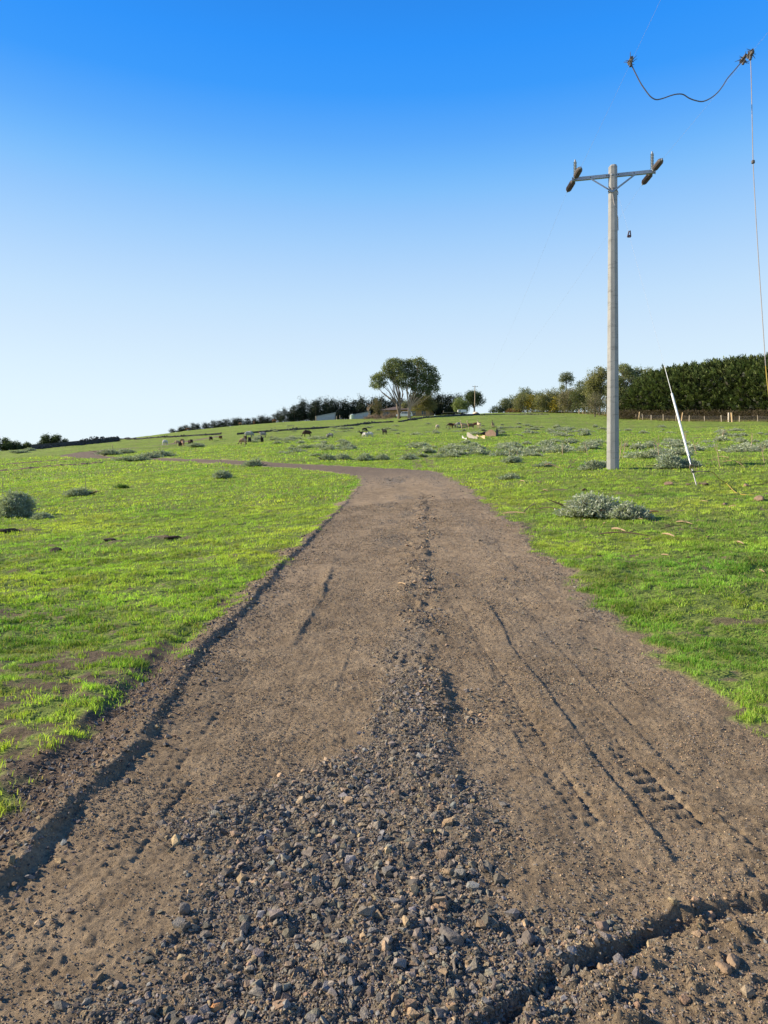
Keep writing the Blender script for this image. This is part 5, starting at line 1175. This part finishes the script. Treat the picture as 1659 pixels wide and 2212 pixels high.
for s in (-1,1):
    for xs in ([(-1.0,1.16),(-.5,1.6),(-.15,1.6),(-.15,1.16)],[(-.05,1.16),(-.05,1.6),(.8,1.6),(.8,1.16)],[(.9,1.16),(.9,1.6),(1.7,1.6),(1.95,1.16)]):
        mb = MB(); V = [(x*k,s*(.955 if z<1.3 else .845),z*k) for x,z in xs]+[(x*k,s*(.90 if z<1.3 else .80),z*k) for x,z in xs]; mb.add(V,[(0,1,2,3),(7,6,5,4),(0,4,5,1),(1,5,6,2),(2,6,7,3),(3,7,4,0)]); mb.build('side_window',M_glass,car)
    for xw in (-1.45,1.4):
        mb = MB(); mb.lathe([(.30,-.12),(.38,-.10),(.38,.10),(.30,.12)],(xw*k,s*.84,.38),(0,1,0),20); w_ = mb.build('wheel',rub,car); mb = MB(); mb.lathe([(.22,0),(.20,.13),(.06,.14)],(xw*k,s*.84,.38),(0,s,0),14); mb.build('rim',M_galv,w_)
mb = MB(); mb.add([(-1.22*k,-.74,1.16*k),(-1.22*k,.74,1.16*k),(-.62*k,.68,1.64*k),(-.62*k,-.68,1.64*k),(-1.16*k,-.74,1.1*k),(-1.16*k,.74,1.1*k),(-.56*k,.68,1.58*k),(-.56*k,-.68,1.58*k)],[(0,1,2,3),(7,6,5,4),(0,4,5,1),(1,5,6,2),(2,6,7,3),(3,7,4,0)]); mb.build('windscreen',M_glass,car)
for s in (-1,1):
    mb = MB(); mb.box((-2.3*k,s*.68,.86*k),(.08,.3,.16)); mb.build('headlight',M_glass,car); mb = MB(); mb.box((2.28*k,s*.75,.95*k),(.06,.14,.3)); mb.build('tail_light',simple('red lens',(.4,.02,.02),.3),car)
# far small power pole, white trailer, heap, dark boat-like trailer
x_,y_ = G(1025.5,231); z_ = float(zbase(x_,y_)); h = EYE+(1060-833)/FPX*231-z_; t = empty('power_pole',(x_,y_,z_),'slim distant wooden power pole before the dark round tree','power pole'); mb = MB(); mb.tube([(0,0,-.3),(.08,0,h)],[.16,.11],8,(1.3,1.2,1.1)); mb.build('shaft',M_fwood,t)
mb = MB(); mb.box((.15,0,h-.35),(1.9,.10,.12),col=(.8,.8,.8)); mb.build('crossarm',M_fwood,t)
for dx in (-.6,.95): mb = MB(); mb.lathe([(.05,0),(.09,.08),(.05,.2)],(dx,0,h-.29),n=8); mb.build('insulator',M_brown_ins,t)
x_,y_ = G(998,226); z_ = float(zbase(x_,y_)); t = empty('trailer',(x_,y_,z_),'small white box trailer right of the dark conifers beside the light green tree','trailer'); mb = MB(); mb.box((0,0,1.0),(2.9,1.7,.9),taper=.94); mb.box((-.9,-.87,1.0),(.7,.03,.5),col=(.3,.3,.3)); mb.build('body',M_white,t)
for s in (-1,1): mb = MB(); mb.lathe([(.3,-.1),(.3,.1)],(.1,s*.8,.3),(0,1,0),14); mb.build('wheel',rub,t)
mb = MB(); mb.tube([(-1.4,0,.55),(-2.4,0,.5)],.05,6); mb.build('drawbar',M_dark,t)
x_,y_ = G(975,226); z_ = float(zbase(x_,y_)); t = empty('farm_trailer',(x_,y_,z_),'long low dark flat trailer left of the small white box trailer','trailer'); mb = MB(); mb.box((0,0,.75),(5.4,1.6,.22)); mb.box((-2.6,0,1.05),(.12,1.6,.6)); mb.box((2.6,0,.95),(.12,1.6,.4)); mb.build('deck',M_dark,t)
for s in (-1,1): mb = MB(); mb.lathe([(.32,-.1),(.32,.1)],(.9,s*.7,.32),(0,1,0),14); mb.build('wheel',rub,t)
rock('rock',1026,0,.75,(5,4.4,4.2),'pale pinkish boulder heap at the foot of the distant power pole','rock',(1.5,.8,.8),seed=31,ground=G(1027,224))
# torn sheet metal in the paddock
def sheet(pxa,pxb,ya,yb,hh,label,mat,col,curl,seed):
    xa,Ya = P(pxa,ya); xb,Yb = P(pxb,yb); a = Vector((xa,Ya,zs(xa,Ya))); b = Vector((xb,Yb,zs(xb,Yb))); r = random.Random(seed); V = []; n = 26; m = 5
    for i in range(n+1):
        t = i/n; q = a.lerp(b,t)-a; top = hh*(.75+.25*math.sin(t*5+seed)+r.uniform(-.06,.06))
        for j in range(m+1):
            u_ = j/m; V.append((q.x+.03*(i%2), q.y+curl*math.sin(u_*2.4)+.04*(i%2), q.z-.05+top*u_))
    Fq = [(i*(m+1)+j,(i+1)*(m+1)+j,(i+1)*(m+1)+j+1,i*(m+1)+j+1) for i in range(n) for j in range(m)]
    back = [(x,y+.03,z) for x,y,z in V]; N_ = len(V); Fb = [tuple(N_+q for q in f)[::-1] for f in Fq]; mb = MB(); mb.add(V+back,Fq+Fb,col); o = mb.build('metal_sheet',mat); o.location = a; return tag(o,label,'sheet metal')
rust = simple('rusty sheet',(.17,.11,.08),.9,.4,2)
sheet(1009,1032,946,949.5,.72,'crumpled grey corrugated sheet in the middle of the torn metal',M_fwood,(.9,.95,1.0),.3,1)
sheet(999,1009,947,948.8,.5,'bright white crumpled sheet at the left end of the torn metal',M_white,(.75,.75,.75),.5,2)
sheet(1031,1049,944,948.5,.62,'tan bowl shaped sheet right of the grey corrugated one',simple('tan sheet',(.55,.40,.24),.8,.2,2),(1,1,1),.7,3)
sheet(1030,1052,942,941.5,.55,'dark sheet standing behind the tan one',M_dark,(.5,.5,.5),-.2,4)
sheet(1049,1072,942,945.5,1.0,'rusty brown sheet at the right end of the torn metal',rust,(1,1,1),.4,5)
sheet(1071,1077,942.5,941,1.15,'small dark upright sheet at the far right of the torn metal',M_dark,(.8,.8,.8),.2,6)

# ------------------------------------------------------------------ sheep and alpacas
def skinned(vs, es, rad, name, mat, parent, colfn, sub=2):
    me = bpy.data.meshes.new(name); me.from_pydata([Vector(v) for v in vs], es, []); o = bpy.data.objects.new(name, me); C.objects.link(o)
    o.modifiers.new('s','SKIN'); sv = me.skin_vertices[0].data
    for i, r in enumerate(rad): sv[i].radius = (r,r) if np.isscalar(r) else r
    sv[0].use_root = True
    mm = o.modifiers.new('d','SUBSURF'); mm.levels = sub; mm.render_levels = sub
    bpy.context.view_layer.update(); dg = bpy.context.evaluated_depsgraph_get(); nm = bpy.data.meshes.new_from_object(o.evaluated_get(dg)); bpy.data.objects.remove(o)
    nm.name = name; nm.materials.clear(); nm.materials.append(mat); a = nm.color_attributes.new('Col','FLOAT_COLOR','POINT')
    a.data.foreach_set('color', np.array([(*colfn(v.co),1) for v in nm.vertices],np.float32).ravel())
    for p_ in nm.polygons: p_.use_smooth = True
    q = bpy.data.objects.new(name, nm); C.objects.link(q); q.parent = parent; return q
def animal(kind, pose, px, py, heading, s, bodyc, headc, label, legc=None, face_y=None):
    """heading 0 = facing right (+x), pi = left; pose graze/stand/lie"""
    x, y = P(px, py); z = zs(x,y); t = empty(kind,(x,y,z),label,kind if kind != 'goat' else 'goat',rz=heading); legc = legc or tuple(c*.8 for c in headc)
    alp = kind == 'alpaca'; hb = .95*s if alp else .62*s; L = 1.15*s if alp else .95*s; rb = .30*s if alp else (.29*s if kind=='sheep' else .19*s); lr = .055*s if alp else .045*s
    if kind=='goat': hb = .60*s; L = .85*s
    vs = [(0,0,hb),(L*.30,0,hb+.02*s),(-L*.30,0,hb),(L*.45,0,hb+.02*s),(-L*.46,0,hb-.03*s)]; rad = [(rb,rb*1.02),(rb*.96,rb),(rb*1.0,rb*1.02),rb*.7,rb*.62]; es = [(0,1),(0,2),(1,3),(2,4)]
    if alp and pose == 'stand': neck = [(L*.56,0,hb+.30*s),(L*.60,0,hb+.62*s)]; hd = (L*.62,0,hb+.72*s); muz = (L*.80,0,hb+.68*s); nr = [.12*s,.085*s]
    elif alp: neck = [(L*.68,0,hb-.1*s),(L*.85,0,hb-.50*s)]; hd = (L*.90,0,.25*s); muz = (L*.95,0,.08*s); nr = [.12*s,.085*s]
    elif pose == 'graze': neck = [(L*.60,0,hb-.12*s),(L*.72,0,hb-.30*s)]; hd = (L*.76,0,.22*s); muz = (L*.84,0,.07*s); nr = [.13*s,.095*s]
    else: neck = [(L*.58,0,hb+.14*s),(L*.64,0,hb+.25*s)]; hd = (L*.68,0,hb+.30*s); muz = (L*.84,0,hb+.22*s); nr = [.13*s,.10*s]
    n0 = len(vs); vs += neck; rad += nr; es += [(3,n0),(n0,n0+1)]
    hb2 = hb if pose != 'lie' else hb
    for sx, dx, par in ((L*.36,.02,1),(-L*.36,-.03,2)):
        for sy in (-1,1):
            i = len(vs); vs += [(sx,sy*rb*.55,hb-rb*.55),(sx+dx+(.03 if sx<0 else -.01)*s,sy*rb*.55,hb*.45),(sx+(-.06 if sx<0 else .01)*s,sy*rb*.52,hb*.24 if sx<0 else hb*.22),(sx,sy*rb*.52,.02)]
            rad += [lr*1.9,lr*1.15,lr*.8,lr*.75]; es += [(par,i),(i,i+1),(i+1,i+2),(i+2,i+3)]
    i = len(vs); vs += [(-L*.56,0,hb-.05*s),(-L*.60,0,hb-.2*s)]; rad += [.05*s,.03*s]; es += [(4,i),(i,i+1)]
    def cf(co):
        if co.z < hb*.42: return legc
        if co.x > L*.52: return tuple(.5*a+.5*b for a,b in zip(bodyc,headc))
        return bodyc
    b = skinned(vs,es,rad,'body',M_wool,t,cf)
    hv = [hd, tuple((Vector(hd)+Vector(muz))/2), muz]; hr = [.085*s,.065*s,.045*s]; hs = [(0,1),(1,2)]
    hdv = Vector(hd); up = Vector((-.06*s,0,.02*s)) if pose=='graze' else Vector((-.02*s,0,.08*s))
    for sy in (-1,1):
        i = len(hv); hv.append(tuple(hdv+up+Vector((0,sy*.07*s,.02*s)))); hv.append(tuple(hdv+up*(2.2 if alp else 1.2)+Vector((0,sy*(.07 if alp else .15)*s,.03*s if alp else -.01*s)))); hr += [.03*s,.018*s]; hs += [(0,i),(i,i+1)]
    skinned(hv,hs,hr,'head',M_wool,t,lambda co: headc,1)
    return t
PI = math.pi
wh = (.62,.58,.50); cr_ = (.55,.44,.31); tn = (.42,.30,.19); bn = (.16,.075,.04); db = (.055,.032,.026); bk = (.02,.018,.018); gy = (.30,.28,.25); pk = (.46,.28,.18)
A = [
 ('sheep','graze',664,945,PI,1.30,db,db,'largest dark brown woolly sheep grazing to the left, right of the scattered weeds'),
 ('goat','stand',707,947.5,PI*.55,.75,gy,bk,'small black and white lamb beside the grey one at the weeds'),
 ('sheep','graze',714,947,PI*.9,.85,gy,bk,'grey lamb with dark face right of the small black and white lamb'),
 ('goat','graze',787,933,0,.95,bk,bk,'black sheep farthest up the slope in the group with two white ones'),
 ('goat','stand',784,941.5,PI,1.0,bk,bk,'black goat facing left behind two white sheep'),
 ('sheep','graze',788.5,944.5,PI*.75,.88,wh,wh,'left of two white sheep grazing side by side'),
 ('sheep','graze',799,944,PI*.95,.98,wh,wh,'right of two white sheep grazing side by side'),
 ('goat','stand',831,941,PI*.72,1.05,bk,bk,'lone black goat standing right of the white sheep'),
 ('sheep','graze',945.5,927.5,-PI*.7,.95,cr_,cr_,'cream sheep grazing alone left of the alpaca herd'),
 ('alpaca','graze',974,925.5,PI*.95,.85,db,bk,'dark brown grazing alpaca at the left end of the herd'),
 ('alpaca','graze',980,925,PI*.8,.85,bn,bn,'reddish brown alpaca grazing right beside the dark brown one'),
 ('alpaca','graze',992,925,PI,.95,gy,gy,'grey beige alpaca with its neck down facing left'),
 ('alpaca','stand',1002,926,PI,.92,tn,cr_,'tan alpaca standing with raised pale neck behind the grazing one'),
 ('alpaca','stand',1017,926,PI,.95,(.20,.12,.07),cr_,'brown bodied alpaca with a pale raised neck in the middle of the herd'),
 ('alpaca','graze',1027,924.5,0,.85,bn,bn,'reddish brown alpaca half hidden between two pale necked ones'),
 ('alpaca','stand',1035,925,PI*.6,1.0,cr_,cr_,'cream alpaca with raised head at the right end of the herd'),
 ('alpaca','stand',1065,924.5,-PI*.62,.85,(.36,.28,.19),bk,'lone beige alpaca with black head standing right of the herd'),
 ('sheep','graze',357,963,-PI*.6,1.15,wh,wh,'white sheep farthest left, standing by the upper track leg'),
 ('alpaca','graze',384,962.5,PI,.72,tn,gy,'beige sheep-like animal stretching left in the left group'),
 ('sheep','graze',393,960,PI*.5,1.0,bn,bn,'reddish brown sheep at the back of the left group'),
 ('sheep','graze',395,963.5,-PI*.4,1.05,pk,pk,'pinkish tan sheep in the left group'),
 ('sheep','graze',389,965,-PI*.5,.9,db,bk,'dark brown sheep nearest the viewer in the left group'),
 ('sheep','graze',411,961,-PI*.2,1.05,db,db,'dark sheep grazing just right of the left group'),
 ('sheep','graze',455.5,953,-PI*.55,.95,db,db,'single dark sheep seen end-on near the upper track leg'),
 ('sheep','graze',476,951,PI*.4,.85,bn,bn,'small brown sheep right of the single dark end-on one'),
 ('sheep','graze',537,945.5,0,1.55,(.33,.33,.29),gy,'large pale grey sheep among weeds on the left slope'),
 ('sheep','graze',526,962.5,-PI*.85,1.05,pk,db,'pinkish tan sheep with dark head grazing nearest the track on the left slope'),
 ('sheep','graze',530,953,PI*.6,1.0,db,db,'dark sheep right behind the pinkish tan one'),
 ('sheep','graze',539,957,-PI*.5,.9,bk,bk,'black lamb right of the pinkish tan sheep'),
 ('sheep','stand',568,945.5,PI,1.2,gy,bn,'grey and brown sheep standing among weeds left of centre'),
 ('goat','stand',566,957,-PI*.5,1.1,bk,bk,'black goat standing below the grey and brown sheep'),
 ('alpaca','graze',406,927.5,PI,.95,bn,bn,'reddish brown alpaca on the skyline before the small conifers'),
 ('alpaca','graze',519,918.5,0,.9,(.30,.17,.09),wh,'brown alpaca with pale head on the skyline near the small conifers'),
 ('alpaca','graze',549,917,PI*.5,1.0,(.20,.10,.06),bn,'dark reddish alpaca on the skyline right of the pale headed one'),
 ('alpaca','graze',592,912.5,0,1.0,(.26,.12,.06),bn,'orange brown alpaca at the left foot of the tall windbreak'),
]
for a in A: animal(*a)
